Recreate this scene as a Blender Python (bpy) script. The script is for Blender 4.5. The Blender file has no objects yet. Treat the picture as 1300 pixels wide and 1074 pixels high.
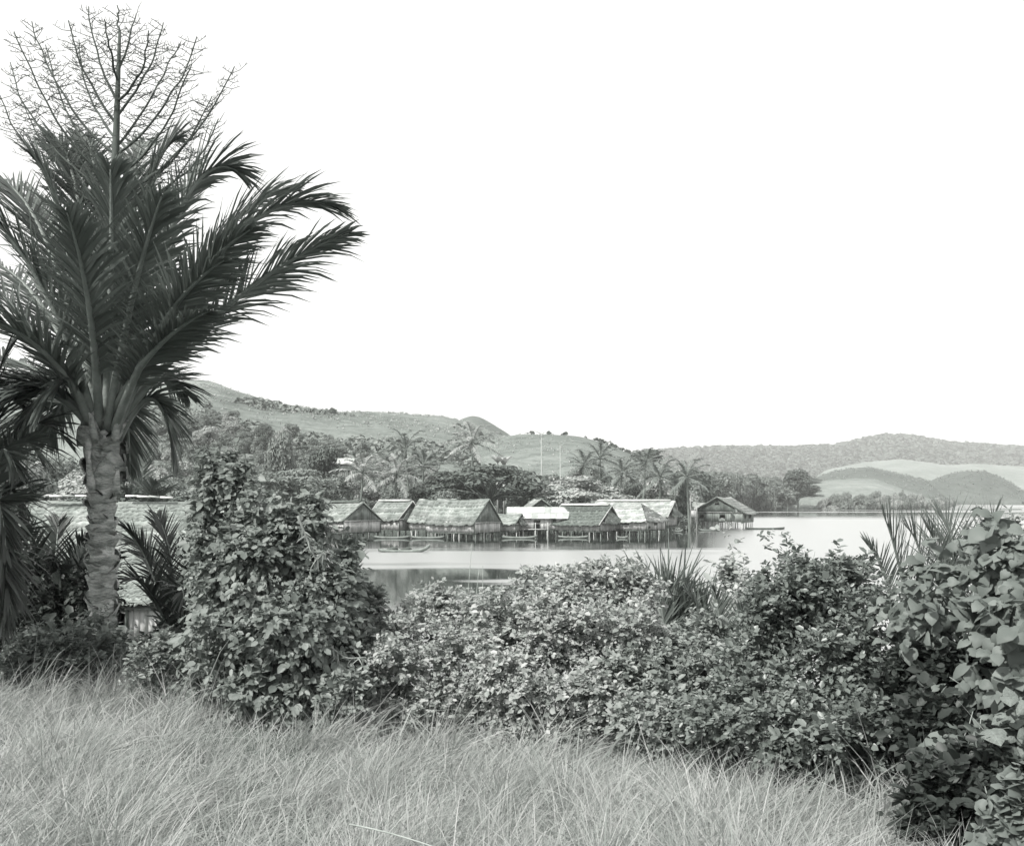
import bpy, math, random
import numpy as np
from math import radians, sin, cos, pi

random.seed(7)
RNG = np.random.default_rng(7)
SC = bpy.context.scene
COL = SC.collection

# ------------------------------------------------------------------ camera, sky, sun, exposure
H, F, HOR = 5.2, 1300.0, 633.0          # eye height above the lake, focal length and horizon row of the photograph
cam = bpy.data.cameras.new('camera'); camo = bpy.data.objects.new('camera', cam); COL.objects.link(camo)
camo.location = (0, 0, H); camo.rotation_euler = (radians(90), 0, 0)
cam.sensor_width = 36; cam.lens = 36; cam.shift_y = (HOR - 537) / 1300.0
cam.clip_start = 0.1; cam.clip_end = 20000
SC.camera = camo

SUN_DIR = np.array([-0.52, -0.50, 0.74]); SUN_DIR /= np.linalg.norm(SUN_DIR)
w = bpy.data.worlds.new('World'); SC.world = w; w.use_nodes = True
nt = w.node_tree; nt.nodes.clear()
sky = nt.nodes.new('ShaderNodeTexSky'); sky.sky_type = 'NISHITA'; sky.sun_disc = False
sky.sun_elevation = math.asin(SUN_DIR[2]); sky.sun_rotation = math.atan2(SUN_DIR[0], SUN_DIR[1]) % (2*pi)
sky.dust_density = 4.0
bw = nt.nodes.new('ShaderNodeRGBToBW'); nt.links.new(sky.outputs[0], bw.inputs[0])
# a thin even overcast over that sky, with faint cloud structure
tc = nt.nodes.new('ShaderNodeTexCoord')
mp = nt.nodes.new('ShaderNodeMapping'); mp.inputs['Scale'].default_value = (1.0, 1.0, 3.5)
nz = nt.nodes.new('ShaderNodeTexNoise'); nz.inputs['Scale'].default_value = 2.2; nz.inputs['Detail'].default_value = 5
nt.links.new(tc.outputs['Generated'], mp.inputs[0]); nt.links.new(mp.outputs[0], nz.inputs['Vector'])
mr = nt.nodes.new('ShaderNodeMapRange'); mr.inputs[1].default_value = 0.3; mr.inputs[2].default_value = 0.7
mr.inputs[3].default_value = 8.2; mr.inputs[4].default_value = 9.6
nt.links.new(nz.outputs[0], mr.inputs[0])
mx = nt.nodes.new('ShaderNodeMix'); mx.data_type = 'FLOAT'; mx.inputs[0].default_value = 0.86
nt.links.new(bw.outputs[0], mx.inputs[2]); nt.links.new(mr.outputs[0], mx.inputs[3])
cmb = nt.nodes.new('ShaderNodeMix'); cmb.data_type = 'RGBA'; cmb.blend_type = 'MULTIPLY'; cmb.inputs[0].default_value = 1
cmb.inputs[7].default_value = (1.0, 1.0, 0.985, 1)
nt.links.new(mx.outputs[0], cmb.inputs[6])
bg = nt.nodes.new('ShaderNodeBackground'); bg.inputs[1].default_value = 0.088
out = nt.nodes.new('ShaderNodeOutputWorld')
nt.links.new(cmb.outputs[2], bg.inputs[0]); nt.links.new(bg.outputs[0], out.inputs[0])

sl = bpy.data.lights.new('sun', 'SUN'); sl.energy = 4.0; sl.angle = radians(4); sl.color = (1.0, 0.985, 0.95)
so = bpy.data.objects.new('sun', sl); COL.objects.link(so); so.location = (-40, -20, 60)
from mathutils import Vector
so.rotation_euler = Vector(tuple(SUN_DIR)).to_track_quat('Z', 'Y').to_euler()

SC.view_settings.view_transform = 'Standard'; SC.view_settings.look = 'None'
SC.view_settings.exposure = 0.78; SC.view_settings.gamma = 1.0
SC.render.engine = 'CYCLES'
SC.cycles.max_bounces = 6; SC.cycles.diffuse_bounces = 3; SC.cycles.glossy_bounces = 2
SC.cycles.transmission_bounces = 3; SC.cycles.volume_bounces = 2; SC.cycles.transparent_max_bounces = 6

# ------------------------------------------------------------------ helpers
def P(px, py, Y):
    """the point at depth Y that stands at that place of the view"""
    return np.array([(px - 650.0) / F * Y, Y, H - (py - HOR) / F * Y])
def PX(x, y):
    return 650.0 + F * x / np.maximum(y, 1e-3)
def sstep(a, b, x):
    t = np.clip((np.asarray(x, float) - a) / (b - a), 0, 1); return t * t * (3 - 2 * t)
def hash2(ix, iy, s=0):
    ix = ix.astype(np.int64); iy = iy.astype(np.int64)
    h = (ix * 374761393 + iy * 668265263 + s * 1442695041) & 0x7fffffff
    h = ((h ^ (h >> 13)) * 1274126177) & 0x7fffffff
    return ((h ^ (h >> 16)) & 0xffff) / 65535.0
def vnoise(x, y, s=0):
    x = np.asarray(x, float); y = np.asarray(y, float)
    ix = np.floor(x); iy = np.floor(y); fx = x - ix; fy = y - iy
    fx = fx * fx * (3 - 2 * fx); fy = fy * fy * (3 - 2 * fy)
    a = hash2(ix, iy, s); b = hash2(ix + 1, iy, s); c = hash2(ix, iy + 1, s); d = hash2(ix + 1, iy + 1, s)
    return (a * (1 - fx) + b * fx) * (1 - fy) + (c * (1 - fx) + d * fx) * fy
def fbm(x, y, s=0, o=4):
    v = 0; a = 0.5
    for k in range(o):
        v = v + a * (vnoise(x * 2**k, y * 2**k, s + k) - 0.5); a *= 0.5
    return v
def nrm(v):
    v = np.asarray(v, float); return v / np.maximum(np.linalg.norm(v, axis=-1, keepdims=True), 1e-9)

class MB:
    def __init__(s): s.V = []; s.F = {3: [], 4: []}; s.n = 0
    def add(s, V, faces):
        V = np.asarray(V, float).reshape(-1, 3)
        for f in faces:
            f = np.asarray(f, np.int64)
            if f.size: s.F[f.shape[1]].append(f + s.n)
        s.V.append(V); s.n += len(V); return s
    def box(s, c, half, ax=None):
        c = np.asarray(c, float); A = np.eye(3) if ax is None else np.asarray(ax, float)
        V = [c + A[0]*half[0]*i + A[1]*half[1]*j + A[2]*half[2]*k for i in (-1, 1) for j in (-1, 1) for k in (-1, 1)]
        return s.add(V, [[[0,1,3,2],[4,6,7,5],[0,4,5,1],[2,3,7,6],[0,2,6,4],[1,5,7,3]]])
    def bar(s, a, b, wx, wz, up=(0, 0, 1)):
        a = np.asarray(a, float); b = np.asarray(b, float); d = nrm(b - a)
        sd = np.cross(d, up)
        if np.linalg.norm(sd) < 1e-4: sd = np.cross(d, (1, 0, 0))
        sd = nrm(sd); u = np.cross(sd, d)
        return s.box((a + b) / 2, (np.linalg.norm(b - a) / 2, wx / 2, wz / 2), (d, sd, u))
    def tube(s, pts, rad, n=6, cap=True):
        pts = np.asarray(pts, float); m = len(pts); rad = np.broadcast_to(np.asarray(rad, float), (m,))
        t = nrm(np.gradient(pts, axis=0)); ref = np.array([0.13, 0.97, 0.2])
        a = nrm(np.cross(t, ref)); b = np.cross(t, a)
        an = np.arange(n) * 2 * pi / n
        V = pts[:, None] + rad[:, None, None] * (a[:, None] * np.cos(an)[None, :, None] + b[:, None] * np.sin(an)[None, :, None])
        i = np.arange(m - 1)[:, None] * n; j = np.arange(n)[None]; j2 = (j + 1) % n
        Fq = np.stack([i + j, i + j2, i + n + j2, i + n + j], -1).reshape(-1, 4)
        V = V.reshape(-1, 3)
        fs = [Fq]
        if cap:
            V = np.vstack([V, pts[:1], pts[-1:]]); k = m * n; jj = np.arange(n); j3 = (jj + 1) % n
            fs.append(np.stack([np.full(n, k), j3, jj], -1)); fs.append(np.stack([np.full(n, k + 1), (m-1)*n + jj, (m-1)*n + j3], -1))
        return s.add(V, fs)
    def data(s): 
        V = np.vstack(s.V) if s.V else np.zeros((0, 3))
        return V, [np.vstack(f) for f in s.F.values() if f]

def mesh_np(name, V, faces, mat=None, smooth=False):
    me = bpy.data.meshes.new(name); V = np.asarray(V, np.float32)
    me.vertices.add(len(V)); me.vertices.foreach_set('co', V.ravel())
    loops = np.concatenate([f.ravel() for f in faces]).astype(np.int32)
    tot = np.concatenate([np.full(len(f), f.shape[1]) for f in faces]).astype(np.int32)
    st = np.concatenate([[0], np.cumsum(tot)[:-1]]).astype(np.int32)
    me.loops.add(len(loops)); me.loops.foreach_set('vertex_index', loops)
    me.polygons.add(len(tot)); me.polygons.foreach_set('loop_start', st); me.polygons.foreach_set('loop_total', tot)
    if smooth: me.polygons.foreach_set('use_smooth', np.ones(len(tot), bool))
    me.update(calc_edges=True)
    if mat: me.materials.append(mat)
    return me

ORG = {}
def tag(o, label, cat, group=None):
    o['label'] = label; o['category'] = cat
    if group: o['group'] = group
    return o
def thing(name, label, cat, loc, group=None):
    o = bpy.data.objects.new(name, None); COL.objects.link(o); o.location = tuple(loc); o.empty_display_size = 0.2
    ORG[o] = np.asarray(loc, float); return tag(o, label, cat, group)
def obj(name, mb, mat, parent=None, smooth=False, stuff=False):
    V, fs = mb.data() if isinstance(mb, MB) else mb
    org = ORG.get(parent, np.zeros(3))
    o = bpy.data.objects.new(name, mesh_np(name, V - org, fs, mat, smooth)); COL.objects.link(o)
    if parent is not None: o.parent = parent; ORG[o] = org
    if stuff: o['kind'] = 'stuff'
    return o
def solo(name, mb, mat, label, cat, group=None, smooth=False):
    """a thing of one mesh, its origin at its base"""
    V, fs = mb.data() if isinstance(mb, MB) else mb
    lo = V.min(0); hi = V.max(0); c = np.array([(lo[0]+hi[0])/2, (lo[1]+hi[1])/2, lo[2]])
    o = bpy.data.objects.new(name, mesh_np(name, V - c, fs, mat, smooth)); COL.objects.link(o); o.location = tuple(c)
    return tag(o, label, cat, group)
def structure(name, mb, mat, smooth=True):
    o = obj(name, mb, mat, None, smooth); o['kind'] = 'structure'; return o

def bez(p0, p1, p2, n):
    t = np.linspace(0, 1, n)[:, None]
    return (1-t)**2 * np.asarray(p0) + 2*t*(1-t) * np.asarray(p1) + t*t * np.asarray(p2)

# leaf templates: x along the leaf, y across, z up
LEAF = (np.array([[0,0,0],[.24,.36,.07],[.66,.40,.0],[1,0,-.16],[.66,-.40,.0],[.24,-.36,.07]], float), [np.array([[0,3,2,1],[0,5,4,3]])])
LONGLEAF = (np.array([[0,0,0],[.4,0,.03],[.75,0,-.08],[1,0,-.25],[.3,.5,.1],[.3,-.5,.1],[.72,.36,-.02],[.72,-.36,-.02]], float),
            [np.array([[0,1,4,4][:3],[0,5,1]][:2]), np.array([[1,2,6,4],[1,5,7,2]]), np.array([[2,3,6],[2,7,3]])])
def _heart():
    # midrib, half-way and rim points of one side, then mirrored; the rim waves and curls down
    mid = [(0, 0, 0), (.25, 0, .03), (.55, 0, .02), (.82, 0, -.07), (1.1, 0, -.24)]
    half = [(-.06, .14, .03), (.2, .27, .09), (.5, .28, .08), (.76, .18, -.02)]
    rim = [(-.14, .26, -.02), (.10, .50, .02), (.46, .53, -.02), (.78, .33, -.10)]
    V = mid + half + rim + [(x, -y, z - .02) for x, y, z in half] + [(x, -y, z + .02) for x, y, z in rim]
    q, t3 = [], []
    for h, r, fl in ((5, 9, 1), (13, 17, 0)):
        f4 = [[0, 1, h+1, h], [1, 2, h+2, h+1], [2, 3, h+3, h+2], [h, h+1, r+1, r], [h+1, h+2, r+2, r+1], [h+2, h+3, r+3, r+2]]
        f3 = [[3, 4, h+3], [h+3, 4, r+3]]
        q += [f if fl else f[::-1] for f in f4]; t3 += [f if fl else f[::-1] for f in f3]
    return (np.array(V, float), [np.array(q), np.array(t3)])
HEART = _heart()
def place(tpl, o, d, n, L, W):
    """copies of a template at origins o, along d, facing n"""
    d = nrm(d); s = nrm(np.cross(n, d)); n2 = np.cross(d, s)
    T, fs = tpl; k = len(T); N = len(o); L = np.broadcast_to(L, (N,)); W = np.broadcast_to(W, (N,))
    V = (o[:, None] + d[:, None] * (T[None, :, :1] * L[:, None, None]) + s[:, None] * (T[None, :, 1:2] * W[:, None, None])
         + n2[:, None] * (T[None, :, 2:3] * L[:, None, None]))
    off = (np.arange(N) * k)[:, None, None]
    return V.reshape(-1, 3), [(f[None] + off).reshape(-1, f.shape[1]) for f in fs]
def ribbons(o, d, side, L, wd, droop, lv=(0, .35, .7, 1), ws=(1, .95, .7), grav=None):
    """tapering strips from o along d, sagging by droop"""
    N = len(o); L = np.broadcast_to(L, (N,)); wd = np.broadcast_to(wd, (N,)); droop = np.broadcast_to(droop, (N,))
    g = np.array([0, 0, -1.0]) if grav is None else grav
    g = np.broadcast_to(g, (N, 3)); rows = []
    for i, s in enumerate(lv):
        c = o + d * (L * s)[:, None] + g * (droop * L * s * s)[:, None]
        if i < len(lv) - 1:
            h = side * (wd * ws[i] / 2)[:, None]; rows += [c - h, c + h]
        else: rows.append(c)
    V = np.stack(rows, 1); k = V.shape[1]; m = len(lv) - 2
    q = np.array([[2*i, 2*i+1, 2*i+3, 2*i+2] for i in range(m)]); t = np.array([[2*m, 2*m+1, 2*m+2]])
    off = (np.arange(N) * k)[:, None, None]
    return V.reshape(-1, 3), [(q[None] + off).reshape(-1, 4), (t[None] + off).reshape(-1, 3)]
def rand_unit(n):
    v = RNG.normal(size=(n, 3)); return nrm(v)

# ------------------------------------------------------------------ materials (the photograph is a black-and-white print with faintly green darks)
def tint(v):
    k = min(1, v / 0.5); return (v * (0.84 + 0.155*k), v, v * (0.90 + 0.09*k), 1)
def base_mat(name):
    m = bpy.data.materials.new(name); m.use_nodes = True; t = m.node_tree; return m, t, t.nodes['Principled BSDF']
def N(t, kind, **kw):
    n = t.nodes.new(kind)
    for k, v in kw.items(): n.inputs[k].default_value = v
    return n
def ramp(t, src, stops):
    r = t.nodes.new('ShaderNodeValToRGB'); e = r.color_ramp.elements
    while len(e) < len(stops): e.new(0.5)
    for el, (p, v) in zip(e, stops): el.position = p; el.color = tint(v) if not isinstance(v, tuple) else v
    t.links.new(src, r.inputs[0]); return r
def leaf_mat(name, v, var=0.45, rough=0.5, trans=0.3, spec=0.35, patch=2.5):
    m, t, b = base_mat(name)
    g = t.nodes.new('ShaderNodeNewGeometry')
    nz = N(t, 'ShaderNodeTexNoise', Scale=patch, Detail=2.0)
    tc = t.nodes.new('ShaderNodeTexCoord'); t.links.new(tc.outputs['Object'], nz.inputs['Vector'])
    ad = t.nodes.new('ShaderNodeMath'); ad.operation = 'ADD'
    t.links.new(g.outputs['Random Per Island'], ad.inputs[0]); t.links.new(nz.outputs[0], ad.inputs[1])
    r = ramp(t, ad.outputs[0], [(0.0, v*(1-var)), (0.5, v), (1.0, v*(1+var))])
    ad2 = t.nodes.new('ShaderNodeMath'); ad2.operation = 'MULTIPLY'; ad2.inputs[1].default_value = 0.62
    t.links.new(ad.outputs[0], ad2.inputs[0]); t.links.new(ad2.outputs[0], r.inputs[0])
    t.links.new(r.outputs[0], b.inputs['Base Color']); b.inputs['Roughness'].default_value = rough
    b.inputs['Specular IOR Level'].default_value = spec
    tr = t.nodes.new('ShaderNodeBsdfTranslucent'); t.links.new(r.outputs[0], tr.inputs[0])
    mix = t.nodes.new('ShaderNodeMixShader'); mix.inputs[0].default_value = trans
    t.links.new(b.outputs[0], mix.inputs[1]); t.links.new(tr.outputs[0], mix.inputs[2])
    t.links.new(mix.outputs[0], t.nodes['Material Output'].inputs[0]); return m
def solid_mat(name, v, var=0.3, scale=6.0, stretch=(1, 1, 1), rough=0.8, bump=0.3, bscale=30.0, spec=0.3):
    m, t, b = base_mat(name)
    tc = t.nodes.new('ShaderNodeTexCoord'); mp = t.nodes.new('ShaderNodeMapping'); mp.inputs['Scale'].default_value = stretch
    t.links.new(tc.outputs['Object'], mp.inputs[0])
    nz = N(t, 'ShaderNodeTexNoise', Scale=scale, Detail=6.0, Roughness=0.65); t.links.new(mp.outputs[0], nz.inputs['Vector'])
    r = ramp(t, nz.outputs[0], [(0.28, v*(1-var)), (0.5, v), (0.72, v*(1+var))])
    g = t.nodes.new('ShaderNodeNewGeometry')
    hv = t.nodes.new('ShaderNodeMapRange'); hv.inputs[3].default_value = 1 - var*0.6; hv.inputs[4].default_value = 1 + var*0.5
    t.links.new(g.outputs['Random Per Island'], hv.inputs[0])
    mu = t.nodes.new('ShaderNodeMix'); mu.data_type = 'RGBA'; mu.blend_type = 'MULTIPLY'; mu.inputs[0].default_value = 1
    t.links.new(r.outputs[0], mu.inputs[6]); t.links.new(hv.outputs[0], mu.inputs[7])
    t.links.new(mu.outputs[2], b.inputs['Base Color']); b.inputs['Roughness'].default_value = rough
    b.inputs['Specular IOR Level'].default_value = spec
    n2 = N(t, 'ShaderNodeTexNoise', Scale=bscale, Detail=4.0); t.links.new(mp.outputs[0], n2.inputs['Vector'])
    bp = t.nodes.new('ShaderNodeBump'); bp.inputs['Strength'].default_value = bump; bp.inputs['Distance'].default_value = 0.05
    t.links.new(n2.outputs[0], bp.inputs['Height']); t.links.new(bp.outputs[0], b.inputs['Normal']); return m
def hill_mat(name, v, var=0.25, scale=0.01, fine=0.12, bump=1.0):
    m, t, b = base_mat(name)
    tc = t.nodes.new('ShaderNodeTexCoord')
    a = N(t, 'ShaderNodeTexNoise', Scale=scale, Detail=5.0, Roughness=0.6); t.links.new(tc.outputs['Object'], a.inputs['Vector'])
    f = N(t, 'ShaderNodeTexNoise', Scale=fine, Detail=6.0, Roughness=0.75); t.links.new(tc.outputs['Object'], f.inputs['Vector'])
    s = t.nodes.new('ShaderNodeMix'); s.data_type = 'FLOAT'; s.inputs[0].default_value = 0.55
    t.links.new(a.outputs[0], s.inputs[2]); t.links.new(f.outputs[0], s.inputs[3])
    r = ramp(t, s.outputs[0], [(0.36, v*(1-var)), (0.5, v), (0.64, v*(1+var))])
    t.links.new(r.outputs[0], b.inputs['Base Color']); b.inputs['Roughness'].default_value = 0.95
    b.inputs['Specular IOR Level'].default_value = 0.05
    bp = t.nodes.new('ShaderNodeBump'); bp.inputs['Strength'].default_value = bump; bp.inputs['Distance'].default_value = 3.0
    t.links.new(f.outputs[0], bp.inputs['Height']); t.links.new(bp.outputs[0], b.inputs['Normal']); return m

M = {
 'palm': leaf_mat('palm_leaf', 0.12, 0.5, 0.45, 0.22, 0.4, 1.2),
 'palm_dark': leaf_mat('dark_palm_leaf', 0.04, 0.5, 0.45, 0.2, 0.4, 1.2),
 'palm_pale': leaf_mat('pale_palm_leaf', 0.14, 0.45, 0.45, 0.3, 0.4, 1.2),
 'dead': leaf_mat('dry_palm_leaf', 0.28, 0.3, 0.7, 0.3, 0.2),
 'petiole': solid_mat('palm_petiole', 0.2, 0.3, 4, (1, 1, 1), 0.55, 0.2, 20),
 'trunk': solid_mat('palm_trunk', 0.36, 0.6, 5, (1, 1, 2.5), 0.9, 0.9, 14),
 'flower': solid_mat('flower_branch', 0.075, 0.35, 5, (1, 1, 1), 0.8, 0.2, 20),
 'leaf_a': leaf_mat('vine_leaf', 0.18, 0.5), 'leaf_b': leaf_mat('shrub_leaf', 0.30, 0.5), 'leaf_h': leaf_mat('dull_shrub_leaf', 0.215, 0.55),
 'leaf_c': leaf_mat('dark_shrub_leaf', 0.14, 0.5, 0.4, 0.25, 0.5), 'leaf_d': leaf_mat('broad_leaf', 0.165, 0.35, 0.55, 0.3, 0.3),
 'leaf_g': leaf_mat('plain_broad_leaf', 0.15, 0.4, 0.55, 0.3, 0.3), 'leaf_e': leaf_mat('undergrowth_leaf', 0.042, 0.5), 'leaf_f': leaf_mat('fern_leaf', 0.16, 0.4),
 'twig': solid_mat('twig_bark', 0.10, 0.4, 8, (1, 1, 1), 0.85, 0.4, 30), 'twig_pale': solid_mat('dry_twig', 0.26, 0.3, 8, (1, 1, 1), 0.85, 0.3, 30),
 'grass': leaf_mat('dry_grass', 0.32, 0.5, 0.6, 0.35, 0.25, 1.6), 'reed': leaf_mat('reed_leaf', 0.13, 0.45, 0.5, 0.3, 0.3),
 'tree_dark': leaf_mat('dark_tree_leaf', 0.10, 0.55, 0.6, 0.2, 0.2, 0.5), 'tree_mid': leaf_mat('tree_leaf', 0.19, 0.55, 0.6, 0.25, 0.2, 0.5),
 'tree_pale': leaf_mat('pale_tree_leaf', 0.30, 0.5, 0.6, 0.25, 0.2, 0.5), 'bark': solid_mat('tree_bark', 0.16, 0.35, 1.5, (1, 1, .4), 0.9, 0.4, 6),
 'bark_pale': solid_mat('pale_bark', 0.34, 0.3, 1.5, (1, 1, .4), 0.9, 0.4, 6),
 'coco': leaf_mat('coconut_leaf', 0.15, 0.5, 0.45, 0.25, 0.4, 0.6), 'coco_pale': leaf_mat('pale_coconut_leaf', 0.33, 0.5, 0.45, 0.25, 0.4, 0.6),  # second coconut leaf is a paler tone, also used for the bananas
 'thatch': solid_mat('thatch', 0.235, 0.5, 0.9, (1, 1, 1), 0.95, 0.8, 9), 'thatch_dark': solid_mat('old_thatch', 0.11, 0.45, 2.2, (1, 1, 1), 0.95, 0.8, 9),
 'thatch_pale': solid_mat('dry_thatch', 0.33, 0.45, 0.9, (1, 1, 1), 0.95, 0.8, 9),
 'wall': solid_mat('stalk_wall', 0.52, 0.4, 1.6, (1, 1, .5), 0.9, 0.4, 12), 'wall_dark': solid_mat('dark_wall', 0.21, 0.45, 1.6, (1, 1, .5), 0.9, 0.4, 12),  # second wall is a darker copy; paints shade on the detached house
 'wood': solid_mat('grey_timber', 0.17, 0.4, 3, (1, 1, .4), 0.9, 0.4, 12), 'wood_pale': solid_mat('pale_timber', 0.42, 0.35, 3, (1, 1, .4), 0.9, 0.3, 12),
 'metal': solid_mat('roof_iron', 0.40, 0.3, 0.8, (1, 1, 1), 0.55, 0.05, 5, 0.3), 'dark': solid_mat('interior', 0.03, 0.3),
 'canoe': solid_mat('dugout_wood', 0.2, 0.35, 2, (1, 1, 1), 0.7, 0.3, 8), 'canoe_dark': solid_mat('dark_dugout_wood', 0.07, 0.35, 2, (1, 1, 1), 0.7, 0.3, 8),
 'metal_dull': solid_mat('rusty_iron', 0.31, 0.3, 0.8, (1, 1, 1), 0.6, 0.05, 5, 0.5), 'cloth': solid_mat('white_board', 0.75, 0.1),
 'hill': hill_mat('hill_grass', 0.19, 0.45), 'hill_mid': hill_mat('hill_scrub', 0.15, 0.45), 'hill_pale': hill_mat('pale_grass_hill', 0.235, 0.3, 0.02, 0.15),
 'hill_dark': hill_mat('dark_scrub_hill', 0.115, 0.3, 0.012, 0.10), 'hill_far': hill_mat('far_forest', 0.10, 0.4, 0.004, 0.03),
}
m = M['leaf_d']; t = m.node_tree; b = t.nodes['Principled BSDF']
tc = t.nodes.new('ShaderNodeTexCoord'); sp = t.nodes.new('ShaderNodeSeparateXYZ'); t.links.new(tc.outputs['Object'], sp.inputs[0])
def mt_(op, a, b2):
    n = t.nodes.new('ShaderNodeMath'); n.operation = op
    for i, v in enumerate((a, b2)):
        if isinstance(v, (int, float)): n.inputs[i].default_value = v
        elif v is not None: t.links.new(v, n.inputs[i])
    return n.outputs[0]
ay = mt_('ABSOLUTE', sp.outputs[1], None); ph = mt_('SINE', mt_('MULTIPLY', mt_('SUBTRACT', sp.outputs[0], mt_('MULTIPLY', ay, .8)), 38.0), None)
rib = mt_('MAXIMUM', mt_('POWER', mt_('MULTIPLY_ADD' if False else 'ADD', mt_('MULTIPLY', ph, .5), .5), 6.0), mt_('LESS_THAN', ay, .022))
bl = N(t, 'ShaderNodeTexNoise', Scale=9.0, Detail=5.0); t.links.new(tc.outputs['Object'], bl.inputs['Vector'])
bp = t.nodes.new('ShaderNodeBump'); bp.inputs['Strength'].default_value = .25; bp.inputs['Distance'].default_value = .02
t.links.new(mt_('ADD', mt_('MULTIPLY', rib, -.5), bl.outputs[0]), bp.inputs['Height']); t.links.new(bp.outputs[0], b.inputs['Normal'])
old = b.inputs['Base Color'].links[0].from_socket; mu = t.nodes.new('ShaderNodeMix'); mu.data_type = 'RGBA'; mu.blend_type = 'MULTIPLY'; mu.inputs[0].default_value = 1
rr2 = t.nodes.new('ShaderNodeMapRange'); rr2.inputs[1].default_value = .3; rr2.inputs[2].default_value = .7; rr2.inputs[3].default_value = .72; rr2.inputs[4].default_value = 1.2; t.links.new(bl.outputs[0], rr2.inputs[0])
t.links.new(old, mu.inputs[6]); t.links.new(mt_('ADD', rr2.outputs[0], mt_('MULTIPLY', rib, .25)), mu.inputs[7]); t.links.new(mu.outputs[2], b.inputs['Base Color'])
# soil with litter
m, t, b = base_mat('ground_soil'); M['ground'] = m
tc = t.nodes.new('ShaderNodeTexCoord')
a = N(t, 'ShaderNodeTexNoise', Scale=0.7, Detail=8.0, Roughness=0.7); t.links.new(tc.outputs['Object'], a.inputs['Vector'])
r = ramp(t, a.outputs[0], [(0.3, 0.05), (0.5, 0.09), (0.7, 0.14)]); t.links.new(r.outputs[0], b.inputs['Base Color'])
b.inputs['Roughness'].default_value = 1.0; b.inputs['Specular IOR Level'].default_value = 0.05
n2 = N(t, 'ShaderNodeTexNoise', Scale=9.0, Detail=5.0); t.links.new(tc.outputs['Object'], n2.inputs['Vector'])
bp = t.nodes.new('ShaderNodeBump'); bp.inputs['Strength'].default_value = 0.8; bp.inputs['Distance'].default_value = 0.1
t.links.new(n2.outputs[0], bp.inputs['Height']); t.links.new(bp.outputs[0], b.inputs['Normal'])

# lake: glassy in the lee of the houses and by the near bank, ruffled by wind between
m, t, b = base_mat('lake_water'); M['water'] = m
b.inputs['Base Color'].default_value = (0.035, 0.042, 0.038, 1); b.inputs['IOR'].default_value = 1.36
tc = t.nodes.new('ShaderNodeTexCoord'); sx = t.nodes.new('ShaderNodeSeparateXYZ'); t.links.new(tc.outputs['Object'], sx.inputs[0])
def mth(op, a, b2=None, c=None):
    n = t.nodes.new('ShaderNodeMath'); n.operation = op
    for i, v in enumerate((a, b2, c)):
        if v is None: continue
        if isinstance(v, (int, float)): n.inputs[i].default_value = v
        else: t.links.new(v, n.inputs[i])
    return n.outputs[0]
def mrng(v, a0, a1, b0=0.0, b1=1.0):
    n = t.nodes.new('ShaderNodeMapRange'); n.interpolation_type = 'SMOOTHSTEP'
    for i, x in ((1, a0), (2, a1), (3, b0), (4, b1)): n.inputs[i].default_value = x
    t.links.new(v, n.inputs[0]); return n.outputs[0]
mpw = t.nodes.new('ShaderNodeMapping'); mpw.inputs['Scale'].default_value = (0.045, 0.12, 1); t.links.new(tc.outputs['Object'], mpw.inputs[0])
wn = N(t, 'ShaderNodeTexNoise', Scale=1.0, Detail=4.0); t.links.new(mpw.outputs[0], wn.inputs['Vector'])
wob = mth('MULTIPLY', mth('SUBTRACT', wn.outputs[0], 0.5), 40.0)
Yw = mth('ADD', sx.outputs[1], wob); ratio = mth('DIVIDE', sx.outputs[0], mth('MAXIMUM', sx.outputs[1], 5.0))
lee = mth('MULTIPLY', mrng(Yw, 97.0, 113.0), mrng(ratio, 0.24, 0.17))
near_calm = mth('MULTIPLY', mrng(Yw, 83.0, 71.0), mrng(mth('ADD', sx.outputs[0], wob), 5.0, -1.0))
mpf = t.nodes.new('ShaderNodeMapping'); mpf.inputs['Scale'].default_value = (0.004, 0.022, 1); t.links.new(tc.outputs['Object'], mpf.inputs[0])
wf = N(t, 'ShaderNodeTexNoise', Scale=1.0, Detail=5.0); t.links.new(mpf.outputs[0], wf.inputs['Vector'])
far_calm = mth('MULTIPLY', mrng(Yw, 230.0, 330.0), mrng(wf.outputs[0], 0.42, 0.52))
calm = mth('MAXIMUM', mth('MAXIMUM', lee, near_calm), far_calm)
ruf = mth('SUBTRACT', 1.0, calm)
t.links.new(mth('MULTIPLY_ADD', ruf, 0.17, 0.05), b.inputs['Roughness'])
wv = N(t, 'ShaderNodeTexNoise', Scale=1.3, Detail=3.0); t.links.new(tc.outputs['Object'], wv.inputs['Vector'])
bp = t.nodes.new('ShaderNodeBump'); bp.inputs['Distance'].default_value = 0.12
t.links.new(mth('MULTIPLY_ADD', ruf, 0.05, 0.02), bp.inputs['Strength'])
t.links.new(wv.outputs[0], bp.inputs['Height']); t.links.new(bp.outputs[0], b.inputs['Normal'])
# the light that bounces between wavelets, which a single reflection leaves out
gl = t.nodes.new('ShaderNodeBsdfGlossy'); gl.inputs['Color'].default_value = (0.93, 0.94, 0.93, 1); gl.inputs['Roughness'].default_value = 0.36
mw = t.nodes.new('ShaderNodeMixShader'); t.links.new(mth('MULTIPLY', ruf, 0.5), mw.inputs[0]); t.links.new(b.outputs[0], mw.inputs[1]); t.links.new(gl.outputs[0], mw.inputs[2])
t.links.new(mw.outputs[0], t.nodes['Material Output'].inputs[0])

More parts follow.
